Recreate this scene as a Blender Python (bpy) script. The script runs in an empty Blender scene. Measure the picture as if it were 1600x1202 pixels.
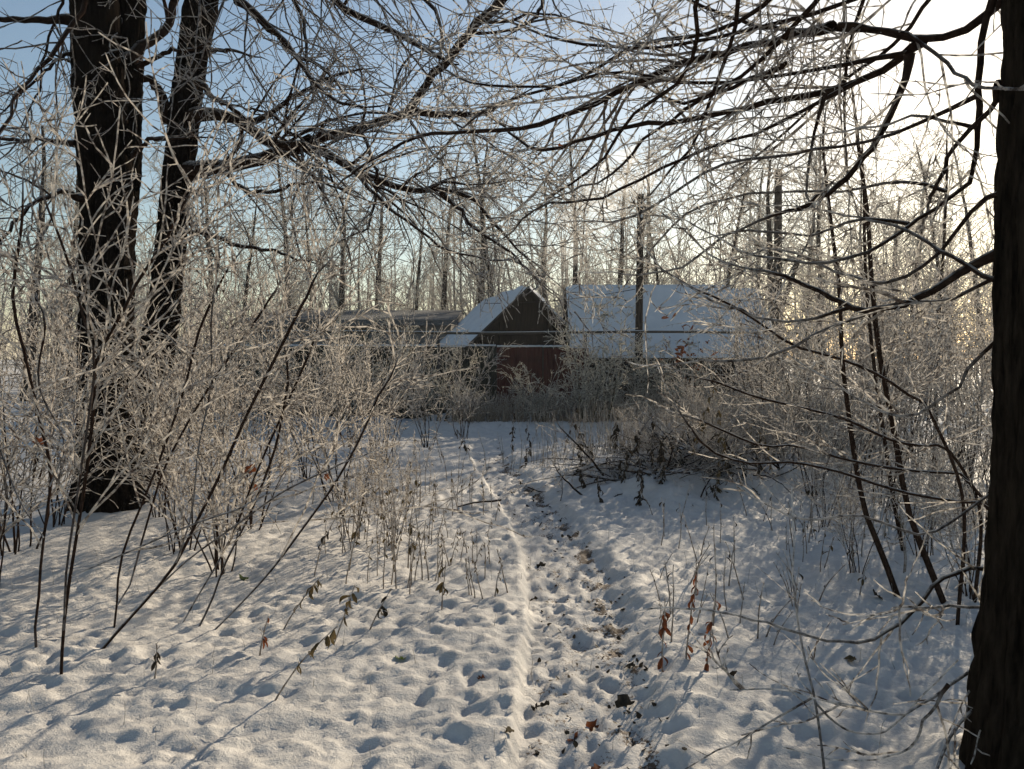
import bpy, math, random
import numpy as np
from mathutils import Vector

# ------------------------------------------------------------------ camera, sky, sun, exposure
scene = bpy.context.scene
col = scene.collection
F = 1256.0                        # focal length in photograph pixels (1600 wide)
CAM = np.array([0.0, 0.0, 1.6])
PITCH = math.atan(41.0 / F)       # the eye-level line lies 41 px above the middle
cd = bpy.data.cameras.new('camera')
cd.sensor_width = 36.0
cd.lens = 36.0 * F / 1600.0
cd.clip_start = 0.05
cd.clip_end = 3000.0
cam = bpy.data.objects.new('camera', cd)
col.objects.link(cam)
cam.location = CAM
cam.rotation_euler = (math.pi / 2 - PITCH, 0, 0)
scene.camera = cam


def ray(px, py):
    u, v = (px - 800) / F, (601 - py) / F
    c, s = math.cos(PITCH), math.sin(PITCH)
    return np.array([u, c + v * s, -s + v * c])


def at(px, py, d):
    """world point that stands d metres ahead of the camera, seen at photograph pixel px, py"""
    r = ray(px, py)
    return CAM + r * (d / r[1])


sd = ray(1546, 42)
sd /= np.linalg.norm(sd)
SUN_EL = math.asin(sd[2])
SUN_AZ = math.atan2(sd[0], sd[1])          # clockwise from +Y
w = bpy.data.worlds.new('World')
scene.world = w
w.use_nodes = True
wt = w.node_tree
sky = wt.nodes.new('ShaderNodeTexSky')
sky.sky_type = 'NISHITA'
sky.sun_disc = False
sky.sun_elevation = SUN_EL
sky.sun_rotation = SUN_AZ
sky.altitude = 100
sky.air_density = 1.15
sky.dust_density = 0.5
sky.ozone_density = 1.0
wt.nodes['Background'].inputs['Strength'].default_value = 0.082
wt.links.new(sky.outputs['Color'], wt.nodes['Background'].inputs['Color'])
sl = bpy.data.lights.new('sun', 'SUN')
sl.energy = 5.0
sl.angle = math.radians(0.53)
sl.color = (1.0, 0.85, 0.64)
so = bpy.data.objects.new('sun', sl)
col.objects.link(so)
so.rotation_euler = Vector(tuple(-sd)).to_track_quat('-Z', 'Y').to_euler()
scene.view_settings.view_transform = 'Standard'
scene.view_settings.look = 'None'
scene.view_settings.exposure = 0.48
scene.view_settings.gamma = 1.0
scene.render.engine = 'CYCLES'
scene.cycles.max_bounces = 6
scene.cycles.diffuse_bounces = 3
scene.cycles.transmission_bounces = 4
scene.cycles.transparent_max_bounces = 6
scene.cycles.volume_bounces = 0
scene.cycles.use_denoising = True

HAZE_DENSITY = 0.0005

rng = np.random.default_rng(7)
random.seed(7)


# ------------------------------------------------------------------ helpers: noise
def _hash(ix, iy, seed):
    h = (ix.astype(np.int64) * 374761393 + iy.astype(np.int64) * 668265263 + seed * 982451653) & 0x7fffffff
    h = ((h ^ (h >> 13)) * 1274126177) & 0x7fffffff
    return ((h ^ (h >> 16)) & 0xffff) / 65535.0


def vnoise(x, y, seed=0):
    """smooth gradient noise in about -0.5 .. 0.5"""
    x0, y0 = np.floor(x), np.floor(y)
    fx, fy = x - x0, y - y0
    ux, uy = fx * fx * fx * (fx * (fx * 6 - 15) + 10), fy * fy * fy * (fy * (fy * 6 - 15) + 10)

    def g(ix, iy, dx, dy):
        a = _hash(ix, iy, seed) * 2 * math.pi
        return np.cos(a) * dx + np.sin(a) * dy
    n00 = g(x0, y0, fx, fy); n10 = g(x0 + 1, y0, fx - 1, fy)
    n01 = g(x0, y0 + 1, fx, fy - 1); n11 = g(x0 + 1, y0 + 1, fx - 1, fy - 1)
    a = n00 + ux * (n10 - n00); b = n01 + ux * (n11 - n01)
    return a + uy * (b - a)


def sstep(a, b, x):
    t = np.clip((x - a) / (b - a), 0, 1)
    return t * t * (3 - 2 * t)


# ------------------------------------------------------------------ terrain height
PATH_Y = np.array([-2, 3.13, 3.72, 4.57, 5.9, 7.4, 9.1, 11.5, 14.4, 17.0])
PATH_X = np.array([.20, .29, .34, .40, .43, .34, .109, -.23, -.46, -.5])
PATH_W = np.array([.32, .31, .31, .31, .32, .30, .28, .28, .30, .30])
_pr = np.random.default_rng(11)
PRINTS = []
for k in range(170):
    yy = _pr.uniform(1.8, 15.0)
    cx = np.interp(yy, PATH_Y, PATH_X) + _pr.normal(0, .15)
    PRINTS.append((cx, yy, _pr.normal(.0, .25), _pr.uniform(.10, .15), _pr.uniform(.04, .06), _pr.uniform(.008, .02)))
for k in range(9):
    PRINTS.append((_pr.uniform(-4, 4), _pr.uniform(2, 9), _pr.uniform(0, 3), _pr.uniform(.08, .14), _pr.uniform(.05, .08), _pr.uniform(.012, .025)))
MOUND = (2.2, 10.1)


def height(x, y):
    x = np.asarray(x, float); y = np.asarray(y, float)
    near = 1 - sstep(20, 40, np.hypot(x, y))
    px = np.interp(y, PATH_Y, PATH_X) + .05 * vnoise(y * 1.3, y * 0, 5)
    pw = np.interp(y, PATH_Y, PATH_W)
    dx = (x - px) / pw
    dx0 = dx
    dx = dx + .18 * vnoise(x * 3.1, y * 2.3, 51) + .12 * vnoise(x * 8, y * 7, 52)
    inp = np.where(dx0 < 0, 1 - sstep(.94, 1.08, -dx0), 1 - sstep(.72, 1.5, dx)) * (1 - sstep(14.5, 17, y))
    lump = (.040 * vnoise(x * .8, y * .8, 1) + .016 * vnoise(x * 3.1 + 3, y * 3.1, 2)
            + (.72 + 1.5 * np.abs(vnoise(x * 1.1 + 2, y * .9, 71))) * (.028 * vnoise(x * 6.9, y * 6.0, 3) + .027 * vnoise(x * 12.5, y * 12, 4)) + .011 * vnoise(x * 18, y * 17, 18) + .013 * vnoise(x * 26, y * 25, 8)
            + .014 * np.abs(vnoise(x * 9 + 4, y * 8, 14)))
    pits = -.010 * sstep(.18, .42, vnoise(x * 6.8 + 9, y * 6.2, 21))
    z = (lump + pits) * near * (1 - .45 * inp)
    z = z + inp * (-.075 + .020 * vnoise(x * 9, y * 7, 6) + .022 * vnoise(x * 17, y * 14, 7) + .016 * vnoise(x * 30, y * 28, 17))
    rim = .25 * np.exp(-((dx0 + 1.25) / .2) ** 2) + .5 * np.exp(-((dx - 1.4) / .3) ** 2)
    z = z + .020 * rim * (.6 + 1.2 * vnoise(x * 1.5, y * 1.5, 61)) * (1 - sstep(13, 16, y))
    for (cx, cy, a, la, lb, dep) in PRINTS:
        m = (np.abs(x - cx) < .35) & (np.abs(y - cy) < .35)
        if not m.any():
            continue
        ex, ey = x[m] - cx, y[m] - cy
        q = np.sqrt(((ex * math.cos(a) - ey * math.sin(a)) / lb) ** 2 + ((ex * math.sin(a) + ey * math.cos(a)) / la) ** 2)
        z[m] += -dep * (1 - sstep(.6, 1.1, q)) + .35 * dep * np.exp(-((q - 1.35) / .25) ** 2)
    for (bx, by, br_) in ((-4.2, 8.4, .34), (-4.4, 9.8, .26), (1.94, 2.85, .30)):
        q = np.hypot(x - bx, y - by)
        z = z + .07 * np.exp(-((q - br_) / .22) ** 2) * (1 + .8 * vnoise(x * 4, y * 4, 81))
    mx, my = MOUND
    rr = np.sqrt(((x - mx) / 1.8) ** 2 + ((y - my) / 1.4) ** 2)
    z = z + (.38 * np.exp(-rr ** 2 * 1.1)) * (1 + .9 * vnoise(x * 1.5, y * 1.5, 31)) + .12 * np.exp(-rr ** 2 * .8) * vnoise(x * 3.5, y * 3.5, 32)
    rr = np.sqrt(((x - 4.6) / 1.8) ** 2 + ((y - 12) / 1.0) ** 2)
    z = z + .25 * np.exp(-rr ** 2)
    z = z + .10 * np.exp(-((y - 13.2 - .4 * vnoise(x * .3, x * 0, 9)) / .7) ** 2) * sstep(.5, 1.5, np.abs(x + .4))
    z = z - .06 * sstep(14, 14.8, y) * (1 - sstep(17.6, 18.2, y)) + .12 * np.exp(-((y - 18.6) / .6) ** 2)
    z = z + .28 * sstep(19, 23, y) * vnoise(x * .6, y * .6, 12) * near
    return z


def gz(x, y):
    return float(height(np.array([x]), np.array([y]))[0])


def ground_at(px, py):
    """point of the level ground seen at a pixel, put on the real terrain"""
    r = ray(px, py)
    p = CAM + r * (-CAM[2] / r[2])
    p[2] = gz(p[0], p[1])
    return p


def on_ground(px, d):
    x = (px - 800) / F * d
    return np.array([x, d, gz(x, d)])


# ------------------------------------------------------------------ helpers: meshes
def mesh_from(name, V, faces_quads=None, tris=None, attr=None, mats=()):
    me = bpy.data.meshes.new(name)
    V = np.asarray(V, np.float32)
    loops = []; starts = []; tot = 0
    parts = []
    if faces_quads is not None and len(faces_quads):
        q = np.asarray(faces_quads, np.int32).reshape(-1, 4); parts.append((q, 4))
    if tris is not None and len(tris):
        t = np.asarray(tris, np.int32).reshape(-1, 3); parts.append((t, 3))
    for q, n in parts:
        loops.append(q.ravel()); starts.append(tot + np.arange(len(q), dtype=np.int32) * n); tot += q.size
    loops = np.concatenate(loops); starts = np.concatenate(starts)
    me.vertices.add(len(V)); me.vertices.foreach_set('co', V.ravel())
    me.loops.add(len(loops)); me.loops.foreach_set('vertex_index', loops)
    me.polygons.add(len(starts)); me.polygons.foreach_set('loop_start', starts)
    me.update(calc_edges=True)
    if attr:
        for k, a in attr.items():
            at_ = me.attributes.new(k, 'FLOAT', 'POINT')
            at_.data.foreach_set('value', np.asarray(a, np.float32).ravel())
    for m in mats:
        me.materials.append(m)
    return me


def link(name, data, parent=None, loc=None):
    o = bpy.data.objects.new(name, data)
    col.objects.link(o)
    if parent is not None:
        o.parent = parent
    if loc is not None:
        o.location = tuple(loc)
    return o


def tag(o, label=None, cat=None, group=None, kind=None):
    if label: o['label'] = label
    if cat: o['category'] = cat
    if group: o['group'] = group
    if kind: o['kind'] = kind
    return o


def empty(name, loc=(0, 0, 0), rz=0.0):
    o = bpy.data.objects.new(name, None)
    o.empty_display_size = .2
    col.objects.link(o)
    o.location = tuple(loc); o.rotation_euler = (0, 0, rz)
    return o


def copy_tree(o, parent=None):
    c = o.copy(); col.objects.link(c); c.parent = parent
    for ch in o.children:
        copy_tree(ch, c)
    return c


def unit(v):
    return v / np.maximum(np.linalg.norm(v, axis=-1, keepdims=True), 1e-9)


class Tubes:
    """collects sets of tapered tubes; P is (B, n, 3), R is (B, n)"""
    def __init__(self):
        self.V = []; self.Q = []; self.fr = []; self.n = 0

    def add(self, P, R, sides=4, rough=0.0, seed=0):
        P = np.asarray(P, float); R = np.asarray(R, float)
        if P.ndim == 2:
            P = P[None]; R = R[None]
        B, n, _ = P.shape
        if B == 0:
            return self
        T = unit(np.gradient(P, axis=1))
        ax = np.argmin(np.abs(P[:, -1] - P[:, 0]), axis=1)
        ref = np.eye(3)[ax][:, None, :]
        N = unit(np.cross(T, ref)); Bn = np.cross(T, N)
        a = np.arange(sides) / sides * 2 * math.pi
        rad = R[:, :, None] * np.ones(sides)
        if rough:
            r2 = np.random.default_rng(seed + 3)
            rad = rad * (1 + rough * r2.normal(0, 1, rad.shape))
        V = P[:, :, None, :] + rad[..., None] * (np.cos(a)[:, None] * N[:, :, None, :] + np.sin(a)[:, None] * Bn[:, :, None, :])
        idx = self.n + np.arange(B * n * sides).reshape(B, n, sides)
        i0 = idx[:, :-1]; i1 = idx[:, 1:]
        Q = np.stack([i0, np.roll(i0, -1, 2), np.roll(i1, -1, 2), i1], -1)
        self.V.append(V.reshape(-1, 3)); self.Q.append(Q.reshape(-1, 4))
        self.fr.append(np.repeat(R.ravel(), sides))
        self.n += B * n * sides
        return self

    def trunk(self, P, R, rings, sides, furrow, seed):
        q = smooth_line(np.column_stack([P, R]), rings)
        P, R = q[:, :3], q[:, 3]
        a = np.arange(sides) / sides * 2 * math.pi
        s_ = np.concatenate([[0], np.cumsum(np.linalg.norm(np.diff(P, axis=0), axis=1))])
        A, S = np.meshgrid(a, s_)
        cx, cy = np.cos(A) * 5.2, np.sin(A) * 5.2
        f = np.abs(vnoise(cx * 1.0 + S * .35, cy + S * 1.3, seed)) + .6 * np.abs(vnoise(cx * 2.1, cy * 2.1 + S * 2.6, seed + 1)) + .35 * vnoise(cx * 4, cy * 4 + S * 9, seed + 2)
        big = vnoise(np.cos(A) * 1.1 + S * .25, np.sin(A) * 1.1 + S * .2, seed + 3)
        rad = R[:, None] * (1 + .10 * big) + furrow * (f - .3)
        T = unit(np.gradient(P, axis=0))
        N = unit(np.cross(T, np.array([0, 1., 0]))); Bn = np.cross(T, N)
        V = P[:, None] + rad[..., None] * (np.cos(a)[:, None] * N[:, None] + np.sin(a)[:, None] * Bn[:, None])
        idx = self.n + np.arange(rings * sides).reshape(rings, sides)
        i0, i1 = idx[:-1], idx[1:]
        self.V.append(V.reshape(-1, 3)); self.Q.append(np.stack([i0, np.roll(i0, -1, 1), np.roll(i1, -1, 1), i1], -1).reshape(-1, 4))
        self.fr.append(np.repeat(R, sides)); self.n += rings * sides
        return self

    def mesh(self, name, mat, origin=(0, 0, 0)):
        V = np.concatenate(self.V) - np.asarray(origin)
        return mesh_from(name, V, np.concatenate(self.Q), attr={'radius': np.concatenate(self.fr)}, mats=(mat,))


def grow(P0, D0, L, R0, n, wig, trop, rng, endf=.35):
    """grow B branches at once; returns (B, n+1, 3), (B, n+1)"""
    B = len(P0)
    d = unit(np.asarray(D0, float)); p = np.asarray(P0, float).copy()
    P = [p.copy()]
    st = (L / n)[:, None]
    trop = np.asarray(trop, float)
    for i in range(n):
        d = unit(d + rng.normal(0, wig, (B, 3)) + trop / n)
        p = p + d * st
        P.append(p.copy())
    t = np.linspace(0, 1, n + 1)[None]
    return np.stack(P, 1), R0[:, None] * (1 - t * (1 - endf))


def spawn(P, R, dens, rng, lo, hi, ang=(35, 65), lf=.5, lmin=.05, lmax=2., rf=.6, rmin=.002, rmax=1., taper=.5, up=0., flat=0.):
    """children along parents: start points, directions, lengths, radii"""
    B, n, _ = P.shape
    seg = np.linalg.norm(np.diff(P, axis=1), axis=2)
    Lp = seg.sum(1)
    cnt = rng.poisson(np.maximum(Lp * dens * (hi - lo), 0))
    b = np.repeat(np.arange(B), cnt)
    K = len(b)
    t = rng.uniform(lo, hi, K)
    f = t * (n - 1); i = np.minimum(f.astype(int), n - 2); f = f - i
    p = P[b, i] * (1 - f)[:, None] + P[b, i + 1] * f[:, None]
    tan = unit(P[b, i + 1] - P[b, i])
    r = R[b, i] * (1 - f) + R[b, i + 1] * f
    v = rng.normal(0, 1, (K, 3))
    v[:, 2] *= (1 - flat)
    v[:, 2] += up
    v = unit(v - tan * (v * tan).sum(1, keepdims=True))
    a = np.radians(rng.uniform(ang[0], ang[1], K))[:, None]
    d = tan * np.cos(a) + v * np.sin(a)
    Lc = np.clip(Lp[b] * lf * (1 - taper * t) * rng.uniform(.45, 1.3, K), lmin, lmax)
    Rc = np.clip(r * rf * rng.uniform(.6, 1., K), rmin, rmax)
    return p, d, Lc, Rc


def smooth_line(pts, n):
    """Catmull-Rom through the points, resampled to n even steps"""
    pts = np.asarray(pts, float)
    q = np.vstack([2 * pts[0] - pts[1], pts, 2 * pts[-1] - pts[-2]])
    out = []
    for i in range(len(pts) - 1):
        p0, p1, p2, p3 = q[i:i + 4]
        for t in np.linspace(0, 1, 10, endpoint=False):
            out.append(.5 * ((2 * p1) + (-p0 + p2) * t + (2 * p0 - 5 * p1 + 4 * p2 - p3) * t * t + (-p0 + 3 * p1 - 3 * p2 + p3) * t ** 3))
    out.append(pts[-1])
    out = np.array(out)
    s = np.concatenate([[0], np.cumsum(np.linalg.norm(np.diff(out[:, :3], axis=0), axis=1))])
    u = np.linspace(0, s[-1], n)
    return np.stack([np.interp(u, s, out[:, k]) for k in range(out.shape[1])], 1)


def trace(pix, d0, d1, w0, w1, n=16, wob=0.0):
    """a limb: pixels in the photograph, depth from d0 to d1, width in photograph pixels from w0 to w1"""
    m = len(pix)
    pts = []
    for k, (a, b) in enumerate(pix):
        d = d0 + (d1 - d0) * k / (m - 1)
        w_ = w0 + (w1 - w0) * k / (m - 1)
        pts.append(np.append(at(a, b, d), .5 * w_ * d / F))
    q = smooth_line(pts, n)
    if wob:
        e = rng.normal(0, wob, (n, 3)); e[0] = 0
        q[:, :3] += e
    return q[:, :3], q[:, 3]


class Box:
    """collects boxes, prisms and polygons for one mesh"""
    def __init__(self):
        self.v = []; self.f = []

    def quad(self, *p):
        i = len(self.v); self.v += [tuple(q) for q in p]; self.f.append(tuple(range(i, i + len(p)))); return self

    def prism(self, poly, ext):
        """polygon (list of points) pushed along ext"""
        e = np.asarray(ext, float); a = [np.asarray(p, float) for p in poly]; b = [p + e for p in a]
        i = len(self.v); n = len(a)
        self.v += [tuple(p) for p in a + b]
        self.f.append(tuple(range(i, i + n))); self.f.append(tuple(range(i + 2 * n - 1, i + n - 1, -1)))
        for k in range(n):
            self.f.append((i + k, i + n + k, i + n + (k + 1) % n, i + (k + 1) % n))
        return self

    def box(self, x0, x1, y0, y1, z0, z1):
        return self.prism([(x0, y0, z0), (x1, y0, z0), (x1, y1, z0), (x0, y1, z0)], (0, 0, z1 - z0))

    def build(self, name, mat, parent=None, loc=None, bevel=0):
        me = bpy.data.meshes.new(name)
        me.from_pydata(self.v, [], self.f)
        import bmesh
        bm = bmesh.new(); bm.from_mesh(me)
        bmesh.ops.recalc_face_normals(bm, faces=bm.faces)
        if bevel:
            bmesh.ops.bevel(bm, geom=list(bm.edges), offset=bevel, segments=1, affect='EDGES')
        for f in bm.faces: f.smooth = False
        bm.to_mesh(me); bm.free()
        me.materials.append(mat)
        return link(name, me, parent, loc)


# ------------------------------------------------------------------ materials
def new_mat(name):
    m = bpy.data.materials.new(name); m.use_nodes = True
    nt = m.node_tree
    return m, nt, nt.nodes['Principled BSDF']


def nd(nt, typ, **kw):
    n = nt.nodes.new(typ)
    for k, v in kw.items():
        if k in n.inputs.keys() if hasattr(n.inputs, 'keys') else False:
            n.inputs[k].default_value = v
        else:
            setattr(n, k, v)
    return n


def noise_node(nt, scale, detail=4, rough=.55, coord='Object', stretch=None):
    tc = nt.nodes.new('ShaderNodeTexCoord')
    n = nt.nodes.new('ShaderNodeTexNoise')
    n.inputs['Scale'].default_value = scale; n.inputs['Detail'].default_value = detail; n.inputs['Roughness'].default_value = rough
    src = tc.outputs[coord]
    if stretch:
        mp = nt.nodes.new('ShaderNodeMapping'); mp.inputs['Scale'].default_value = stretch
        nt.links.new(src, mp.inputs['Vector']); src = mp.outputs['Vector']
    nt.links.new(src, n.inputs['Vector'])
    return n


def ramp(nt, src, stops):
    r = nt.nodes.new('ShaderNodeValToRGB')
    e = r.color_ramp.elements
    while len(e) < len(stops): e.new(.5)
    for k, (p, c) in enumerate(stops):
        e[k].position = p; e[k].color = (*c, 1) if len(c) == 3 else c
    nt.links.new(src, r.inputs['Fac'])
    return r


def math_node(nt, op, a, b=None, clamp=False):
    m = nt.nodes.new('ShaderNodeMath'); m.operation = op; m.use_clamp = clamp
    for k, s in enumerate((a, b)):
        if s is None: continue
        if isinstance(s, (int, float)): m.inputs[k].default_value = s
        else: nt.links.new(s, m.inputs[k])
    return m.outputs[0]


def bark_frost(name, bark_a, bark_b, r_bare, r_full, top=.7, cover=.9, frost_col=(.84, .83, .82), scale=18, stretch=(1, 1, 1), bump=.3, bdist=.01, transl=.5, airy=0.):
    """bark with a rime coat: thin twigs are coated all round, thick limbs only on their upper side"""
    m, nt, bs = new_mat(name)
    L = nt.links
    n1 = noise_node(nt, scale, 5, .6, stretch=stretch)
    bark = ramp(nt, n1.outputs['Fac'], [(.32, bark_a), (.7, bark_b)])
    L.new(bark.outputs['Color'], bs.inputs['Base Color'])
    bs.inputs['Roughness'].default_value = .9
    bs.inputs['Specular IOR Level'].default_value = .0
    bp = nt.nodes.new('ShaderNodeBump'); bp.inputs['Strength'].default_value = bump; bp.inputs['Distance'].default_value = bdist
    L.new(n1.outputs['Fac'], bp.inputs['Height']); L.new(bp.outputs['Normal'], bs.inputs['Normal'])
    at_ = nt.nodes.new('ShaderNodeAttribute'); at_.attribute_name = 'radius'
    mr = nt.nodes.new('ShaderNodeMapRange'); mr.inputs['From Min'].default_value = r_bare; mr.inputs['From Max'].default_value = r_full
    mr.inputs['To Min'].default_value = 0; mr.inputs['To Max'].default_value = cover; mr.clamp = True
    L.new(at_.outputs['Fac'], mr.inputs['Value'])
    ge = nt.nodes.new('ShaderNodeNewGeometry')
    sx = nt.nodes.new('ShaderNodeSeparateXYZ'); L.new(ge.outputs['Normal'], sx.inputs[0])
    mt = nt.nodes.new('ShaderNodeMapRange'); mt.inputs['From Min'].default_value = .35; mt.inputs['From Max'].default_value = .9
    mt.inputs['To Max'].default_value = top; mt.clamp = True
    L.new(sx.outputs['Z'], mt.inputs['Value'])
    n2 = noise_node(nt, 26, 3, .7)
    pat = ramp(nt, n2.outputs['Fac'], [(.36, (.15,) * 3), (.56, (1,) * 3)])
    s = math_node(nt, 'MAXIMUM', mr.outputs[0], mt.outputs[0])
    s = math_node(nt, 'MULTIPLY', s, pat.outputs['Color'], True)
    df = nt.nodes.new('ShaderNodeBsdfDiffuse'); df.inputs['Color'].default_value = (*frost_col, 1)
    tr = nt.nodes.new('ShaderNodeBsdfTranslucent'); tr.inputs['Color'].default_value = (*frost_col, 1)
    mx = nt.nodes.new('ShaderNodeMixShader'); mx.inputs[0].default_value = transl
    L.new(df.outputs[0], mx.inputs[1]); L.new(tr.outputs[0], mx.inputs[2])
    if airy:
        ta = nt.nodes.new('ShaderNodeBsdfTransparent')
        ai = nt.nodes.new('ShaderNodeMixShader'); ai.inputs[0].default_value = airy
        L.new(mx.outputs[0], ai.inputs[1]); L.new(ta.outputs[0], ai.inputs[2]); mx = ai
    fin = nt.nodes.new('ShaderNodeMixShader')
    L.new(s, fin.inputs[0]); L.new(bs.outputs[0], fin.inputs[1]); L.new(mx.outputs[0], fin.inputs[2])
    L.new(fin.outputs[0], nt.nodes['Material Output'].inputs['Surface'])
    return m


M = {}
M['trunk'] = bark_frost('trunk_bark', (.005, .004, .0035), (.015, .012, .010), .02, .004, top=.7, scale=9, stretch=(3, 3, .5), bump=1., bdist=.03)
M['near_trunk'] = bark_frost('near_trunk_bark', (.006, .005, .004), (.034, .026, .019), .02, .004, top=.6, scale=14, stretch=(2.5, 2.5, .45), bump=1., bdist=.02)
M['limb'] = bark_frost('limb_bark', (.012, .008, .0065), (.040, .026, .020), .0075, .0025, top=.9, scale=30, bump=.4, bdist=.004)
M['stem'] = bark_frost('stem_bark', (.018, .011, .008), (.050, .031, .023), .0065, .0025, top=.9, scale=30, bump=.4, bdist=.004)
M['twig'] = bark_frost('twig_rime', (.016, .010, .008), (.045, .028, .022), .012, .003, top=.9, cover=.62)
M['near_twig'] = bark_frost('near_twig_rime', (.03, .016, .011), (.08, .045, .032), .010, .003, top=.95, cover=.85, frost_col=(.92, .89, .84), transl=.6, airy=.4)
M['shrub'] = bark_frost('shrub_rime', (.035, .020, .015), (.10, .060, .045), .014, .0055, top=.9, cover=.88, frost_col=(.92, .87, .80), transl=.6, airy=.3)
M['far'] = bark_frost('far_tree_rime', (.040, .033, .027), (.10, .08, .065), .09, .025, top=.7, cover=.96, scale=4, frost_col=(.88, .85, .79), transl=.6)
M['far_trunk'] = bark_frost('far_trunk_bark', (.022, .018, .015), (.06, .048, .040), .03, .012, top=.6, cover=.8, scale=4)
M['hedge'] = bark_frost('hedge_rime', (.020, .022, .013), (.06, .062, .038), .016, .0075, top=.9, cover=.93, frost_col=(.88, .84, .76), transl=.6)

# snow
m, nt, bs = new_mat('snow')
a_ = nt.nodes.new('ShaderNodeAttribute'); a_.attribute_name = 'dirt'
n1 = noise_node(nt, 55, 5, .7); n2 = noise_node(nt, 9, 4, .6)
soil = ramp(nt, n1.outputs['Fac'], [(.3, (.035, .022, .015)), (.7, (.14, .095, .065))])
sn = ramp(nt, n2.outputs['Fac'], [(.3, (.50, .48, .455)), (.7, (.60, .58, .55))])
df_ = math_node(nt, 'ADD', a_.outputs['Fac'], math_node(nt, 'MULTIPLY', math_node(nt, 'SUBTRACT', n1.outputs['Fac'], .5), 1.9))
msk = nt.nodes.new('ShaderNodeMapRange'); msk.inputs['From Min'].default_value = .48; msk.inputs['From Max'].default_value = .62
nt.links.new(df_, msk.inputs['Value'])
mixc = nt.nodes.new('ShaderNodeMix'); mixc.data_type = 'RGBA'
nt.links.new(msk.outputs[0], mixc.inputs['Factor']); nt.links.new(sn.outputs['Color'], mixc.inputs['A']); nt.links.new(soil.outputs['Color'], mixc.inputs['B'])
nt.links.new(mixc.outputs['Result'], bs.inputs['Base Color'])
bs.inputs['Roughness'].default_value = .7; bs.inputs['Specular IOR Level'].default_value = .2
n3 = noise_node(nt, 120, 3, .7)
n4 = noise_node(nt, 38, 6, .65)
hs = math_node(nt, 'ADD', math_node(nt, 'MULTIPLY', n4.outputs['Fac'], 1.6), math_node(nt, 'MULTIPLY', n3.outputs['Fac'], .6))
bp = nt.nodes.new('ShaderNodeBump'); bp.inputs['Strength'].default_value = .6; bp.inputs['Distance'].default_value = .010
nt.links.new(hs, bp.inputs['Height']); nt.links.new(bp.outputs['Normal'], bs.inputs['Normal'])
M['snow'] = m


def plain(name, ca, cb, scale=8, rough=.85, bump=.2, bdist=.005, stretch=None, detail=5, metal=0, transl=0.):
    m, nt, bs = new_mat(name)
    n = noise_node(nt, scale, detail, .6, stretch=stretch)
    r = ramp(nt, n.outputs['Fac'], [(.3, ca), (.7, cb)])
    nt.links.new(r.outputs['Color'], bs.inputs['Base Color'])
    bs.inputs['Roughness'].default_value = rough; bs.inputs['Metallic'].default_value = metal
    bs.inputs['Specular IOR Level'].default_value = .25
    if bump:
        b = nt.nodes.new('ShaderNodeBump'); b.inputs['Strength'].default_value = bump; b.inputs['Distance'].default_value = bdist
        nt.links.new(n.outputs['Fac'], b.inputs['Height']); nt.links.new(b.outputs['Normal'], bs.inputs['Normal'])
    if transl:
        tr = nt.nodes.new('ShaderNodeBsdfTranslucent'); nt.links.new(r.outputs['Color'], tr.inputs['Color'])
        mx = nt.nodes.new('ShaderNodeMixShader'); mx.inputs[0].default_value = transl
        nt.links.new(bs.outputs[0], mx.inputs[1]); nt.links.new(tr.outputs[0], mx.inputs[2])
        nt.links.new(mx.outputs[0], nt.nodes['Material Output'].inputs['Surface'])
    return m


M['roof_snow'] = plain('roof_snow', (.50, .52, .54), (.60, .61, .62), 1.5, .7, .5, .05)
M['dark_wood'] = plain('dark_weathered_wood', (.012, .009, .007), (.032, .023, .017), 5, .9, .3, .01, (6, 6, .6))
M['eave_wood'] = plain('grey_eave_wood', (.05, .04, .035), (.10, .085, .07), 5, .9, .3, .01, (6, 6, .6))
M['red_fence'] = plain('red_fence_paint', (.045, .012, .010), (.085, .022, .017), 3, .7, .2, .004)
M['green_fence'] = plain('dark_green_fence_paint', (.010, .013, .010), (.020, .025, .019), 3, .7, .2, .004)
M['steel'] = plain('painted_pipe_steel', (.05, .042, .034), (.09, .078, .062), 12, .6, .1, .002)
M['steel_dark'] = plain('dark_post_steel', (.03, .03, .032), (.06, .06, .06), 12, .6, .1, .002)
M['grey_wall'] = plain('grey_render_wall', (.11, .11, .11), (.19, .185, .18), 2, .9, .3, .01)
M['grey_roof'] = plain('frosted_slate_roof', (.06, .06, .06), (.15, .15, .15), 1.3, .9, .3, .02)
M['glass'] = plain('dark_window_glass', (.02, .022, .025), (.03, .033, .036), 2, .08, 0)
M['pole'] = plain('creosoted_pole_wood', (.018, .013, .010), (.045, .034, .026), 10, .9, .5, .01, (5, 5, .3))
M['wire'] = plain('black_cable', (.02, .02, .02), (.03, .03, .03), 3, .6, 0)
M['leaf_red'] = plain('red_brown_dead_leaf', (.10, .030, .014), (.22, .075, .030), 30, .8, .3, .002, transl=.35)
M['leaf_brown'] = plain('olive_brown_dead_leaf', (.055, .040, .018), (.13, .095, .045), 30, .8, .3, .002, transl=.3)
M['leaf_dark'] = plain('blackened_dead_leaf', (.018, .015, .011), (.055, .042, .028), 30, .85, .3, .002, transl=.2)
M['leaf_green'] = plain('green_frozen_leaf', (.035, .060, .012), (.090, .130, .025), 30, .6, .3, .002, transl=.4)
M['stalk'] = bark_frost('weed_stalk_rime', (.10, .065, .040), (.20, .14, .09), .008, .0015, top=.8, cover=.75)
M['grass'] = bark_frost('dry_grass_rime', (.14, .11, .07), (.24, .19, .13), .010, .002, top=.6, cover=.7)

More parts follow.
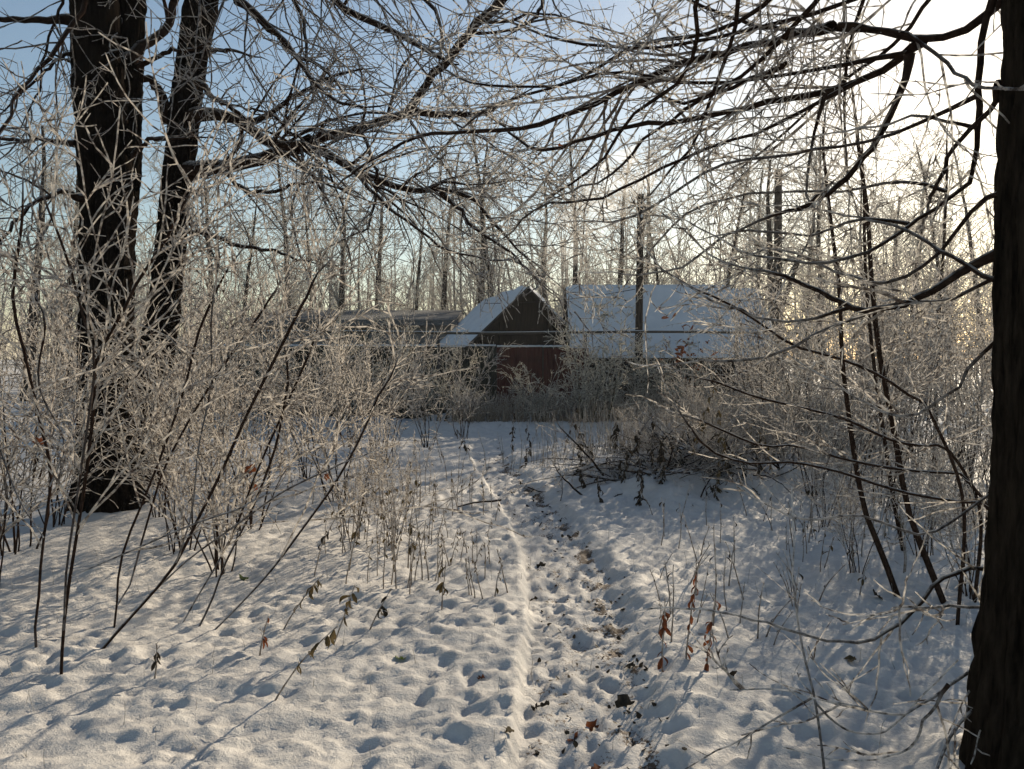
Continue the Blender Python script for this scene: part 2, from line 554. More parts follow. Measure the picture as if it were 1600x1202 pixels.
# ------------------------------------------------------------------ the ground: one snow sheet out to the horizon
def spread(lo, hi, step, far_lo, far_hi, g=1.14):
    c = list(np.arange(lo, hi + 1e-6, step))
    s, v = step, hi
    while v < far_hi:
        s *= g; v += s; c.append(v)
    s, v = step, lo
    while v > far_lo:
        s *= g; v -= s; c.insert(0, v)
    return np.array(c)


ys = list(np.arange(1.9, 5.6, .025)) + list(np.arange(5.6, 10, .045)) + list(np.arange(10, 20, .09))
ys = np.array(ys); s = .09; v = ys[-1]; ext = []
while v < 900:
    s *= 1.12; v += s; ext.append(v)
pre = []; s = .023; v = ys[0]
while v > -60:
    s *= 1.2; v -= s; pre.insert(0, v)
ys = np.concatenate([pre, ys, ext])
xs = spread(-3.3, 3.5, .028, -900, 900, 1.065)
X, Y = np.meshgrid(xs, ys)
Z = height(X.ravel(), Y.ravel())
px_ = np.interp(Y.ravel(), PATH_Y, PATH_X); pw_ = np.interp(Y.ravel(), PATH_Y, PATH_W)
dxp = (X.ravel() - px_) / pw_
onp = (1 - sstep(.7, 1.15, np.abs(dxp - .05))) * (1 - sstep(14, 16, Y.ravel()))
dirt = onp * (.30 + .5 * vnoise(X.ravel() * 7.2, Y.ravel() * 6.6, 41)) + .50 * np.exp(-((dxp - .75) / .32) ** 2) * sstep(.02, .2, vnoise(X.ravel() * 4.6, Y.ravel() * 4.2, 42))
mr_ = np.hypot((X.ravel() - MOUND[0]) / 1.3, (Y.ravel() - MOUND[1]) / 1.1)
dirt = dirt + .55 * (1 - sstep(.5, 1., mr_)) * sstep(.05, .3, vnoise(X.ravel() * 1.9, Y.ravel() * 2.2, 43))
dirt = dirt + .35 * sstep(.2, .4, vnoise(X.ravel() * 1.6, Y.ravel() * 1.6, 44)) * np.exp(-((Y.ravel() - 11.2) / 1.2) ** 2) * np.exp(-((X.ravel() - .3) / 1.2) ** 2)
ny, nx = X.shape
ii = np.arange(ny * nx).reshape(ny, nx)
Q = np.stack([ii[:-1, :-1], ii[:-1, 1:], ii[1:, 1:], ii[1:, :-1]], -1).reshape(-1, 4)
g = link('ground', mesh_from('ground', np.stack([X.ravel(), Y.ravel(), Z], 1), Q, attr={'dirt': dirt}, mats=(M['snow'],)))
tag(g, 'lumpy snow-covered ground with a trodden footpath through the middle', kind='structure')

# ------------------------------------------------------------------ houses
UP = np.array([0, 0, 1.])


def gable_house(name, label, front, axis, half, length, z_eave, z_ridge, over=.25, thick=.16, boards=True, wall='dark_wood', snow='roof_snow'):
    """front: middle of the front gable on the ground; axis: unit vector from the front to the back"""
    ax = np.array([*axis, 0.]); ax /= np.linalg.norm(ax)
    sx_ = np.array([ax[1], -ax[0], 0.])            # towards the right when looking along the axis
    root = empty(name, front)
    tag(root, label, 'house')
    o = np.zeros(3)
    zb = -.4
    b = Box()
    e_l, e_r = -sx_ * half, sx_ * half
    # body behind the board skin
    poly = [e_l + UP * zb, e_r + UP * zb, e_r + UP * z_eave, UP * z_ridge, e_l + UP * z_eave]
    b.prism([p + ax * .02 for p in poly], ax * (length - .02))
    b.build('wall', M[wall], root)
    if boards:
        nb = int(2 * half / .17)
        for k in range(nb):
            x0 = -half + 2 * half * k / nb + .006; x1 = -half + 2 * half * (k + 1) / nb - .006
            zt = lambda x: z_eave + (z_ridge - z_eave) * (1 - abs(x) / half) - .03
            j = rng.uniform(.0, .012)
            pl = [sx_ * x0 + UP * zb, sx_ * x1 + UP * zb, sx_ * x1 + UP * zt(x1), sx_ * x0 + UP * zt(x0)]
            if x0 < 0 < x1:
                pl.insert(3, UP * zt(0))
            Box().prism([p - ax * (.008 + j) for p in pl], ax * .025).build('board', M[wall], root)
    slope = (z_ridge - z_eave) / half
    for sgn in (-1, 1):
        nrm = unit(np.array(sx_ * sgn * slope + UP))
        lo = sx_ * sgn * (half + over) + UP * (z_eave - slope * over)
        hi = UP * z_ridge + sx_ * sgn * .0
        off = -ax * over
        ln = ax * (length + 2 * over)
        rf = Box().prism([lo + off + nrm * .02, hi + off + nrm * .02, hi + off + nrm * .07, lo + off + nrm * .07], ln).build('roof', M['eave_wood'], root)
        # snow lying on the slope, uneven at its edge
        nsx, nsy = 14, 26
        V = []; 
        for a in range(nsx + 1):
            for c in range(nsy + 1):
                t = a / nsx; u = c / nsy
                p = hi * (1 - t) + lo * t + off + ln * u
                edge = min(t * 3 + .55, (1 - t) * 9, u * 14, (1 - u) * 14, 1)
                h_ = thick * max(edge, 0) ** .5 * (1 + .5 * float(vnoise(np.array([p[0] * 1.3]), np.array([p[1] * 1.3 + t * 3]), 3)[0]))
                V.append(p + nrm * (.072 + h_))
        I = np.arange((nsx + 1) * (nsy + 1)).reshape(nsx + 1, nsy + 1)
        q = np.stack([I[:-1, :-1], I[1:, :-1], I[1:, 1:], I[:-1, 1:]], -1).reshape(-1, 4)
        me = mesh_from('snow_cover', V, q, mats=(M[snow],))
        link('snow_cover', me, rf)
        # rake board
        Box().prism([lo + off - nrm * .10, hi + off - nrm * .10, hi + off + nrm * .018, lo + off + nrm * .018], -ax * .03).build('rake_board', M['dark_wood'], root)
    return root


fA = at(822, 640, 26.0); fA[2] = 0
gable_house('gabled_house', 'small dark wooden house with snowy roof, its gable towards the camera', fA, (-1.5, 6.2), 1.95, 6.0, 1.95, 3.80)
# the long house whose roof slope faces the camera
def long_house(name, label, x0, x1, yr, half, z_eave, z_ridge, snow='roof_snow', wall='dark_wood', boards=False):
    root = gable_house(name, label, (x0, yr, 0), (1, 0), half, x1 - x0, z_eave, z_ridge, over=.2, thick=.14, boards=boards, wall=wall, snow=snow)
    return root


long_house('long_roofed_house', 'house with a big blue-white snowy roof slope behind the utility pole', 2.0, 7.1, 27.0, 2.3, 1.75, 3.92, boards=True)
long_house('roofed_house', 'farther snow-roofed house showing between twigs beyond the leaning trunk', 7.6, 9.3, 31.0, 2.6, 1.8, 4.15)

# grey building behind the left end of the fence
gr = empty('grey_shed', (-5.4, 31.0, 0))
tag(gr, 'long low grey shed with two small windows behind the left of the fence', 'shed')
Box().box(-4.6, 3.0, 0, 4, -.4, 2.95).build('wall', M['grey_wall'], gr)
rf = Box().prism([(-5.0, -.35, 2.85), (3.3, -.35, 2.85), (3.3, 4.4, 3.5), (-5.0, 4.4, 3.5)], (0, 0, .12)).build('roof', M['grey_roof'], gr)
Box().prism([(-4.95, -.3, 2.985), (3.25, -.3, 2.985), (3.25, 4.35, 3.62), (-4.95, 4.35, 3.62)], (0, 0, .09)).build('snow_cover', M['grey_roof'], rf)
for xx in (-1.05, -.35):
    wn = Box().box(xx - .22, xx + .22, -.03, .02, 2.0, 2.75).build('window', M['eave_wood'], gr)
    Box().box(xx - .17, xx + .17, -.04, -.028, 2.05, 2.70).build('pane', M['glass'], wn)

# ------------------------------------------------------------------ fence
def fence(name, label, x0, x1, y, h, mat, n):
    root = empty(name, (x0, y, 0)); tag(root, label, 'fence')
    wd = (x1 - x0) / n
    # one ribbed sheet, shared by all
    vs = []; k = 0
    ribs = 10
    prof = []
    for i in range(ribs):
        a0 = i / ribs; prof += [(a0, 0), (a0 + .55 / ribs, 0), (a0 + .65 / ribs, -.025), (a0 + .9 / ribs, -.025)]
    prof.append((1., 0))
    V = [(p * (wd - .02), q, z) for z in (-.1, h) for (p, q) in prof]
    V += [(p * (wd - .02), q + .004, z) for z in (-.1, h) for (p, q) in prof]
    m_ = len(prof)
    Q = [(i, i + 1, m_ + i + 1, m_ + i) for i in range(m_ - 1)] + [(2 * m_ + i + 1, 2 * m_ + i, 3 * m_ + i, 3 * m_ + i + 1) for i in range(m_ - 1)]
    me = mesh_from('panel', V, Q, mats=(mat,)); 
    me.polygons.foreach_set('use_smooth', [False] * len(me.polygons))
    for i in range(n):
        o = link('panel', me, root, (i * wd + .01, rng.uniform(-.01, .01), rng.uniform(-.02, .02)))
        o.rotation_euler = (rng.normal(0, .008), rng.normal(0, .004), 0)
        Box().box(i * wd - .03, i * wd + .03, .03, .09, -.3, h + .04).build('post', M['steel_dark'], root)
    for z in (.4, h - .3):
        Box().box(0, x1 - x0, .006, .028, z, z + .05).build('rail', M['steel_dark'], root)
    t = Tubes(); P = np.stack([np.linspace(0, x1 - x0, 60), np.zeros(60), np.full(60, h + .035) + .02 * vnoise(np.linspace(0, 30, 60), np.zeros(60), 4)], 1)
    t.add(P, np.full(60, .026) * (1 + .3 * vnoise(np.linspace(0, 40, 60), np.zeros(60), 6)), 7)
    link('snow_cap', t.mesh('snow_cap', M['roof_snow']), root)
    return root


fence('green_fence', 'dark green ribbed metal fence with snow along its top', -9.4, -.45, 22.4, 1.92, M['green_fence'], 5)
fence('red_fence', 'dark red metal fence section below the gabled house', -.42, 2.15, 22.4, 1.90, M['red_fence'], 2)

# ------------------------------------------------------------------ overhead gas pipe on posts
gp = empty('gas_pipe', (-7.5, 21.9, 0)); tag(gp, 'thin raised gas pipe running level above the fence on posts', 'pipe')
n_ = 60
xx = np.linspace(0, 16.5, n_)
P = np.stack([xx, 0 * xx, 2.30 + .02 * np.sin(xx * .7)], 1)
pipe = link('pipe', Tubes().add(P, np.full(n_, .034), 10).mesh('pipe', M['steel']), gp)
link('snow_cap', Tubes().add(P + np.array([0, 0, .031]), np.full(n_, .011) * (1 + .5 * vnoise(xx * 2, xx * 0, 3)), 6).mesh('snow_cap', M['roof_snow']), pipe)
for x_ in (1.2, 5.5, 9.5, 13.6):
    Box().box(x_ - .035, x_ + .035, -.035, .035, -.3, 2.25).build('post', M['steel_dark'], gp)

# ------------------------------------------------------------------ utility pole and its cables
pb = on_ground(997, 23.6)
up_ = empty('utility_pole', (pb[0], pb[1], 0)); tag(up_, 'brown wooden utility pole standing before the snowy roof', 'pole')
P = np.stack([np.linspace(0, .05, 12), np.zeros(12), np.linspace(-.3, 6.35, 12)], 1)
link('shaft', Tubes().add(P, np.linspace(.125, .095, 12), 14).mesh('shaft', M['pole']), up_)
Box().box(-.03, .13, -.12, .12, 6.33, 6.37).build('cap', M['steel_dark'], up_)
for z in (5.9, 5.6):
    Tb = Tubes().add(np.array([[.05, -.10, z], [.05, -.2, z], [.05, -.22, z + .08]]), np.full(3, .012), 6)
    br = link('bracket', Tb.mesh('bracket', M['steel_dark']), up_)
    Tb = Tubes().add(np.array([[.05, -.22, z + .06], [.05, -.22, z + .09], [.05, -.22, z + .13], [.05, -.22, z + .16]]), np.array([.02, .035, .03, .012]), 8)
    link('insulator', Tb.mesh('insulator', M['roof_snow']), br)


pb2 = on_ground(1215, 27.5)
u2 = empty('utility_pole', (pb2[0], pb2[1], 0)); tag(u2, 'farther dark utility pole rising among frosted trees right of the roofs', 'pole')
P = np.stack([np.linspace(0, -.05, 12), np.zeros(12), np.linspace(-.3, 8.0, 12)], 1)
link('shaft', Tubes().add(P, np.linspace(.16, .12, 12), 14).mesh('shaft', M['pole']), u2)
Box().prism([(.03, -.17, 3.4), (.62, -.17, 5.1), (.72, -.17, 5.02), (.14, -.17, 3.3)], (0, .1, 0)).build('brace', M['pole'], u2)


def cable(label, a, b, sag, r=.011):
    t = np.linspace(0, 1, 40)
    P = np.asarray(a)[None] * (1 - t)[:, None] + np.asarray(b)[None] * t[:, None]
    P[:, 2] -= sag * 4 * t * (1 - t)
    o = link('overhead_cable', Tubes().add(P, np.full(40, r), 5).mesh('overhead_cable', M['wire']))
    tag(o, label, 'cable', 'cables on the utility pole')


tp = np.array([pb[0] + .05, pb[1] - .22, 5.7])
cable('sagging cable from the utility pole to the gabled house ridge', at(992, 452, 23.4), at(758, 474, 26.5), .12)
cable('long cable from the pole top towards the trees on the left', tp, at(-200, 300, 24), .7)
cable('long cable from the pole top towards the sunlit trees', tp, at(1800, 150, 24), .7)

# ------------------------------------------------------------------ big near trees
def add_twigs(tb, P, R, rng, spec, collect=None):
    """spec: list of level settings, each grown on the one before"""
    for k, s in enumerate(spec):
        p, d, L, r = spawn(P, R, s['dens'], rng, s.get('lo', .1), s.get('hi', 1.), s.get('ang', (35, 65)), s.get('lf', .5), s.get('lmin', .05), s.get('lmax', 2.),
                           s.get('rf', .6), s.get('rmin', .002), s.get('rmax', .1), s.get('taper', .5), s.get('up', 0.), s.get('flat', 0.))
        if len(p) == 0:
            return
        P, R = grow(p, d, L, r, s.get('n', 5), s.get('wig', .12), s.get('trop', (0, 0, 0)), rng, s.get('endf', .45))
        tb.add(P, R, s.get('sides', 4), rough=.16, seed=k)
        if collect is not None:
            collect.append(P)


def tree_parts(root, base, trunk, limbs, spec, seed, twig_mat='twig', trunk_sides=80, extra=None, trunk_mat='trunk'):
    rg = np.random.default_rng(seed)
    o = base
    for (P, R) in trunk:
        n = len(P)
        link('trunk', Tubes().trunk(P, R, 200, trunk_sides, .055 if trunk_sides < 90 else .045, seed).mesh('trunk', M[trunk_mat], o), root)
    tb = Tubes()
    LP, LR = [], []
    for (P, R) in limbs:
        # the limb runs on into a thin crooked tip
        dr = P[-1] - P[-3]; dr = dr / np.linalg.norm(dr)
        Le = min(.35 + 22 * R[-1], 1.1)
        E, _ = grow(P[-1][None], dr[None], np.array([Le]), np.array([R[-1]]), 7, .11, (0, 0, .05), rg, .3)
        P = np.vstack([P, E[0][1:]]); R = np.concatenate([R, np.linspace(R[-1] * .85, .0028, 7)])
        R = R.copy(); R[:3] *= (1.5, 1.25, 1.08)
        link('limb', Tubes().add(P, R, 9, rough=.05, seed=seed).mesh('limb', M['limb'], o), root)
        q = smooth_line(np.column_stack([P, R]), 16)
        LP.append(q[:, :3]); LR.append(q[:, 3])
    if extra is not None:
        for (P, R) in extra:
            q = smooth_line(np.column_stack([P, R]), 16)
            LP.append(q[:, :3]); LR.append(q[:, 3])
            tb.add(q[None, :, :3], q[None, :, 3], 6)
    add_twigs(tb, np.array(LP), np.array(LR), rg, spec)
    tw = link('crown', tb.mesh('crown', M[twig_mat], o), root)
    tag(tw, 'mass of rime-coated twigs', kind='stuff')


SPEC_BIG = [dict(dens=3.4, lf=.55, lmin=.6, lmax=2.2, rf=.5, rmin=.008, rmax=.020, n=12, wig=.13, trop=(0, 0, -.12), ang=(28, 60), sides=5, lo=.12, endf=.35),
            dict(dens=4.6, lf=.48, lmin=.2, lmax=1.1, rf=.65, rmin=.0055, rmax=.010, n=6, wig=.11, ang=(35, 58), sides=4, lo=.08, endf=.55),
            dict(dens=5.0, lf=.5, lmin=.06, lmax=.36, rf=.8, rmin=.0045, rmax=.006, n=3, wig=.12, ang=(38, 62), sides=3, lo=.05, endf=.65)]


def T(pix, d0, d1, w0, w1, n=18, wob=.0):
    return trace(pix, d0, d1, w0, w1, n, wob or .0014 * d0)


# left tree: thick trunk with a second stem behind its right side
b1 = ground_at(172, 800)
d1 = b1[1]
t1 = empty('lime_tree', b1); tag(t1, 'thick dark double-stemmed tree trunk rising from snow at the left', 'tree', 'large bare trees')
main = trace([(172, 830), (172, 800), (171, 770), (168, 650), (167, 500), (166, 300), (152, 120), (146, 0), (140, -160), (135, -330)], d1, d1, 84, 66, 40)
main[1][:] = np.interp(np.arange(40), [0, 3, 6, 14, 26, 39], [.42, .32, .262, .248, .236, .21]) 
sec = trace([(185, 420), (196, 300), (201, 200), (203, 80), (206, 0), (215, -150), (240, -320)], d1 + .15, d1 + .5, 38, 34, 26)
limbs = [T([(120, 225), (60, 218), (0, 216), (-90, 190)], d1, d1 + .8, 9, 4), T([(112, 32), (60, 30), (0, 28), (-120, 5)], d1, d1 - .6, 13, 6),
         T([(118, 82), (95, 90), (60, 120), (20, 160)], d1, d1 - .4, 7, 3), T([(140, -60), (110, -30), (96, 5), (75, 70), (58, 155)], d1, d1 - .3, 6, 3),
         T([(200, 95), (225, 70), (262, 40), (280, -30), (300, -120)], d1 + .2, d1 + .6, 16, 10),
         T([(128, 310), (90, 300), (40, 330), (-20, 400)], d1 - .2, d1 - 1.2, 10, 4),
         T([(145, -60), (60, -90), (-60, -100)], d1, d1 - 1.2, 20, 8), T([(205, -20), (320, -90), (480, -110), (640, -60)], d1 + .3, d1 - .8, 20, 8),
         T([(210, 110), (262, 80), (275, 78), (300, 78)], d1 + .3, d1 - .3, 8, 4), T([(195, 250), (220, 230), (240, 213)], d1 + .1, d1, 9, 6),
         T([(140, -100), (150, -40), (100, 60), (40, 130), (0, 200)], d1 - .3, d1 - 1.5, 10, 4),
         T([(140, -200), (300, -60), (420, 40), (500, 140), (560, 170)], d1 - .3, d1 - 1.4, 11, 4)]
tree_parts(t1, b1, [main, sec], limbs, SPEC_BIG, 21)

# second tree, just behind, whose long limbs reach right across the picture
b2 = on_ground(228, 9.8)
t2 = empty('lime_tree', b2); tag(t2, 'slimmer crooked dark trunk whose long limbs spread right across the sky', 'tree', 'large bare trees')
D = 9.8
trk = trace([(226, 790), (228, 740), (238, 620), (250, 520), (264, 420), (272, 330), (282, 240), (292, 150), (305, 60), (322, -20), (345, -160), (360, -300)], D, D, 60, 60, 40)
trk[1][:] = np.interp(np.arange(40), [0, 4, 12, 20, 30, 39], [.30, .22, .175, .168, .17, .15])
limbs = [T([(286, 268), (330, 262), (400, 250), (455, 236), (500, 216), (560, 200), (640, 180), (700, 178), (735, 180)], D, D - 1.2, 24, 8),
         T([(285, 190), (320, 178), (370, 186), (400, 208), (440, 226), (480, 226), (520, 246), (560, 268), (610, 288), (665, 300), (700, 294), (735, 310), (770, 345)], D, D - 1.5, 19, 6),
         T([(632, 182), (665, 135), (705, 85), (745, 40), (790, -5), (860, -80)], D - 1.0, D - 1.2, 11, 17),
         T([(292, 150), (310, 130), (330, 150), (370, 175)], D, D - .4, 14, 6),
         T([(264, 190), (250, 150), (235, 125), (200, 118)], D, D - .5, 17, 9),
         T([(390, 190), (420, 180), (470, 145), (515, 120)], D - .4, D - 1.2, 10, 5),
         T([(326, -60), (350, -35), (372, 0), (395, 25), (430, 52), (455, 85), (490, 95), (525, 130)], D - .4, D - 1.4, 9, 5),
         T([(345, -160), (430, -90), (490, -30), (540, 15), (590, 38), (630, 60), (665, 78), (690, 90)], D, D - 1.5, 15, 6),
         T([(480, 232), (530, 250), (560, 275), (600, 315), (640, 350), (700, 390), (740, 400)], D - 1., D - 2., 8, 3),
         T([(285, 362), (330, 368), (360, 380), (420, 392), (450, 400)], D, D - .8, 9, 4),
         T([(285, 320), (300, 350), (320, 365)], D, D - .5, 10, 4),
         T([(300, 75), (335, 78), (360, 80)], D, D - .5, 9, 5),
         T([(500, 216), (450, 210), (430, 180), (380, 170)], D - .7, D - .4, 7, 3),
         T([(345, 264), (375, 290), (400, 300), (450, 290), (500, 285), (515, 288)], D - .5, D - 1.0, 8, 3),
         T([(560, 200), (585, 260), (580, 340), (560, 370)], D - 1., D - 1.6, 6, 3),
         T([(690, 300), (720, 330), (760, 370), (800, 395), (830, 430)], D - 1.5, D - 2., 7, 3),
         T([(340, -120), (420, -60), (470, 20), (480, 100)], D, D - 1.0, 10, 4),
         T([(340, -100), (250, -60), (200, 20), (180, 60)], D, D - 1.6, 9, 4),
         T([(350, -200), (500, -120), (600, -40), (680, 10), (690, 90)], D, D - 1.5, 12, 4),
         T([(850, -40), (845, 15), (828, 38)], D - 1.2, D - 1.4, 8, 4)]
tree_parts(t2, b2, [trk], limbs, SPEC_BIG, 33)

# right tree at the very edge, close to the camera
b3 = on_ground(1640, 2.85)
t3 = empty('maple_tree', b3); tag(t3, 'dark near trunk at the right edge partly hiding the sun', 'tree', 'large bare trees')
D = 2.85
trk = trace([(1674, 1330), (1672, 1250), (1670, 1150), (1669, 1000), (1667, 850), (1663, 600), (1663, 400), (1664, 200), (1666, 0), (1668, -300), (1670, -700)], D, D, 250, 190, 60)
trk[1][:] = np.interp(np.arange(60), [0, 4, 9, 14, 22, 34, 46, 59], [.40, .335, .285, .245, .215, .19, .17, .16])
S3 = [T([(1575, 395), (1545, 402), (1500, 428), (1440, 462), (1380, 482), (1335, 480), (1270, 452), (1215, 428), (1175, 420)], 2.9, 3.4, 17, 4, 22),
      T([(1640, -60), (1560, 10), (1500, 52), (1440, 64), (1397, 52), (1330, 44), (1290, 44), (1240, 48), (1160, 36), (1100, 10)], 3.0, 4.2, 15, 5, 22),
      T([(1440, 66), (1418, 84), (1380, 110), (1306, 140), (1220, 158), (1141, 172), (1060, 190), (986, 198), (906, 220), (836, 233), (796, 206)], 3.4, 5.0, 13, 4, 24),
      T([(1300, 42), (1270, 50), (1205, 64), (1138, 81), (1059, 103), (980, 140), (913, 170), (839, 196), (763, 205), (686, 208), (633, 220), (560, 266)], 3.7, 5.4, 13, 4, 26),
      T([(1421, 84), (1411, 135), (1381, 202), (1330, 270), (1279, 307), (1249, 327), (1229, 332)], 3.4, 3.7, 12, 6, 18),
      T([(1560, -40), (1540, 40), (1528, 135), (1526, 192), (1532, 219), (1519, 256), (1517, 283), (1430, 345), (1347, 398), (1280, 410), (1200, 405)], 3.0, 3.4, 11, 4, 22),
      T([(1310, 40), (1397, 50), (1438, 64), (1499, 118), (1532, 135), (1596, 142), (1720, 130)], 3.4, 2.5, 7, 4, 18),
      T([(1560, 130), (1555, 160), (1530, 190), (1490, 230), (1460, 300), (1455, 310)], 2.9, 3.3, 9, 5, 14),
      T([(1575, 432), (1540, 440), (1480, 470), (1420, 473), (1330, 500), (1230, 545), (1180, 560), (1120, 566)], 2.9, 3.6, 6, 4, 18),
      T([(1640, 885), (1570, 888), (1495, 894), (1455, 918), (1431, 952), (1384, 986), (1347, 1001), (1296, 1001), (1249, 989), (1175, 965)], 3.08, 3.0, 8, 4, 22),
      T([(1620, 950), (1490, 950), (1435, 950)], 3.08, 2.95, 5, 4, 8),
      T([(1620, 1010), (1535, 1042), (1482, 1070), (1440, 1100), (1400, 1118), (1317, 1100)], 3.08, 2.95, 6, 3, 14),
      T([(1482, 1070), (1440, 1130), (1430, 1165), (1390, 1180)], 2.7, 2.8, 5, 3, 10),
      T([(1620, 1040), (1535, 1095), (1490, 1145), (1463, 1200), (1455, 1240)], 3.08, 2.7, 6, 4, 10),
      T([(1660, -500), (1450, -200), (1300, -30), (1240, 40), (1180, 100), (1120, 140), (1060, 160), (1000, 130)], 2.85, 4.6, 10, 4, 20),
      T([(1660, -300), (1560, -150), (1480, -40), (1430, 30), (1370, 90), (1310, 130), (1200, 230), (1130, 280)], 2.85, 4.6, 9, 3, 20),
      T([(1660, -620), (1400, -330), (1180, -60), (1150, 40), (1120, 130), (1080, 230), (1050, 260), (1020, 300)], 2.85, 4.8, 9, 3, 22),
      T([(1660, -600), (1300, -250), (1100, -40), (1090, 60), (1060, 130), (990, 180), (940, 250), (890, 290), (860, 310)], 2.85, 5.2, 9, 3, 22),
      T([(1230, 100), (1150, 135), (1080, 165), (1010, 215), (960, 270), (890, 300)], 3.9, 4.8, 7, 3, 16),
      T([(1660, -450), (1400, -180), (1240, -40), (1180, 20), (1100, 55), (1040, 60), (980, 75), (900, 125), (830, 137), (740, 130), (700, 110)], 2.85, 5.4, 9, 3, 24),
      T([(1290, 146), (1270, 220), (1260, 300), (1275, 350), (1240, 420)], 3.7, 3.8, 5, 3, 10),
      T([(1560, 440), (1480, 400), (1420, 360), (1370, 345), (1300, 330)], 2.9, 3.6, 7, 3, 14),
      T([(1570, 300), (1520, 330), (1440, 420), (1380, 440), (1330, 430), (1220, 390), (1180, 395)], 2.9, 3.8, 7, 3, 16),
      T([(1330, 480), (1260, 500), (1200, 500), (1110, 470), (1080, 450)], 3.3, 3.7, 5, 3, 12),
      T([(1575, 520), (1530, 560), (1480, 620), (1420, 650), (1370, 640), (1290, 590)], 2.9, 3.4, 6, 3, 14),
      T([(1640, -200), (1480, -60), (1300, 10), (1160, 50), (1000, 75), (870, 60), (760, 20)], 2.85, 5.0, 9, 3, 20),
      T([(1418, 84), (1330, 100), (1250, 112), (1100, 130), (960, 115), (850, 140), (760, 170), (690, 235)], 3.5, 5.2, 7, 3, 20),
      T([(1340, 128), (1200, 200), (1060, 250), (940, 310), (850, 320), (800, 360)], 3.7, 5.0, 6, 3, 18),
      T([(1527, 150), (1390, 210), (1250, 240), (1120, 260), (1010, 330), (960, 345)], 3.1, 4.4, 6, 3, 18),
      T([(1480, 300), (1400, 285), (1320, 300), (1200, 300), (1080, 330), (1010, 400)], 3.2, 4.4, 5, 3, 16),
      T([(1420, 350), (1340, 340), (1260, 370), (1150, 360), (1060, 420), (1000, 430)], 3.3, 4.3, 5, 3, 16),
      T([(1525, 200), (1430, 180), (1390, 195), (1320, 205)], 3.2, 3.6, 5, 3, 10),
      T([(1660, -350), (1480, -180), (1370, -40), (1330, 60), (1320, 170), (1325, 290)], 2.85, 4.4, 9, 3, 14)]
SPEC_NEAR = [dict(dens=4.6, lf=.42, lmin=.3, lmax=1.25, rf=.6, rmin=.0045, rmax=.009, n=10, wig=.11, trop=(-.12, 0, .12), ang=(25, 55), sides=5, lo=.1, endf=.45),
             dict(dens=7.4, lf=.42, lmin=.08, lmax=.5, rf=.7, rmin=.0033, rmax=.005, n=6, wig=.13, ang=(32, 60), sides=4, lo=.08, endf=.6),
             dict(dens=6, lf=.4, lmin=.02, lmax=.12, rf=.8, rmin=.0026, rmax=.0036, n=2, wig=.1, ang=(40, 70), sides=3, lo=.05, endf=.7)]
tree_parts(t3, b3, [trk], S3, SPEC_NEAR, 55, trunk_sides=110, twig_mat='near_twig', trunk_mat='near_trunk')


# ------------------------------------------------------------------ shrubs and saplings
SPEC_SHRUB = [dict(dens=5.4, lf=.55, lmin=.35, lmax=1.3, rf=.65, rmin=.0062, rmax=.0085, n=10, wig=.105, trop=(0, 0, .12), ang=(25, 55), sides=4, lo=.18, endf=.6),
              dict(dens=4.4, lf=.58, lmin=.15, lmax=.75, rf=.85, rmin=.0050, rmax=.0066, n=6, wig=.14, trop=(0, 0, .05), ang=(30, 60), sides=4, lo=.06, endf=.65),
              dict(dens=4.6, lf=.28, lmin=.025, lmax=.14, rf=.75, rmin=.0036, rmax=.0046, n=2, wig=.12, ang=(40, 70), sides=3, lo=.05, endf=.6)]


def stems_shrub(name, label, cat, group, base, stems, seed, spec=SPEC_SHRUB, mat='shrub', leaves=None):
    root = empty(name, base); tag(root, label, cat, group)
    rg = np.random.default_rng(seed)
    LP, LR = [], []
    for (P, R) in stems:
        dr = P[-1] - P[-3]; dr = dr / np.linalg.norm(dr)
        E, _ = grow(P[-1][None], dr[None], np.array([.25 + 25 * R[-1]]), np.array([R[-1]]), 6, .09, (0, 0, .05), rg, .3)
        P = np.vstack([P, E[0][1:]]); R = np.concatenate([R, np.linspace(R[-1] * .9, .0026, 6)])
        link('stem', Tubes().add(P, R, 8, rough=.05, seed=seed).mesh('stem', M['stem' if mat == 'shrub' else mat], base), root)
        q = smooth_line(np.column_stack([P, R]), 14)
        LP.append(q[:, :3]); LR.append(q[:, 3])
    tb = Tubes()
    add_twigs(tb, np.array(LP), np.array(LR), rg, spec)
    tw = link('twigs', tb.mesh('twigs', M[mat], base), root)
    tag(tw, kind='stuff')
    return root


def fan_stems(base, n, h, spread_, lean, r0, seed, foot=.15):
    rg = np.random.default_rng(seed)
    out = []
    for k in range(n):
        a = rg.uniform(0, 2 * math.pi)
        d = np.array([math.cos(a) * spread_ * rg.uniform(.3, 1) + lean[0], math.sin(a) * spread_ * rg.uniform(.3, 1) + lean[1], 1.])
        p0 = np.array(base) + np.array([math.cos(a), math.sin(a), 0]) * foot * rg.uniform(.1, 1) - UP * .04
        P, R = grow(p0[None], d[None], np.array([h * rg.uniform(.65, 1.1)]), np.array([r0 * rg.uniform(.6, 1.1)]), 12, .07, (0, 0, rg.uniform(-.15, .25)), rg, .3)
        out.append((P[0], R[0]))
    return out


def stem_px(pix, d0, d1, w0, w1, n=16):
    return trace(pix, d0, d1, w0, w1, n)


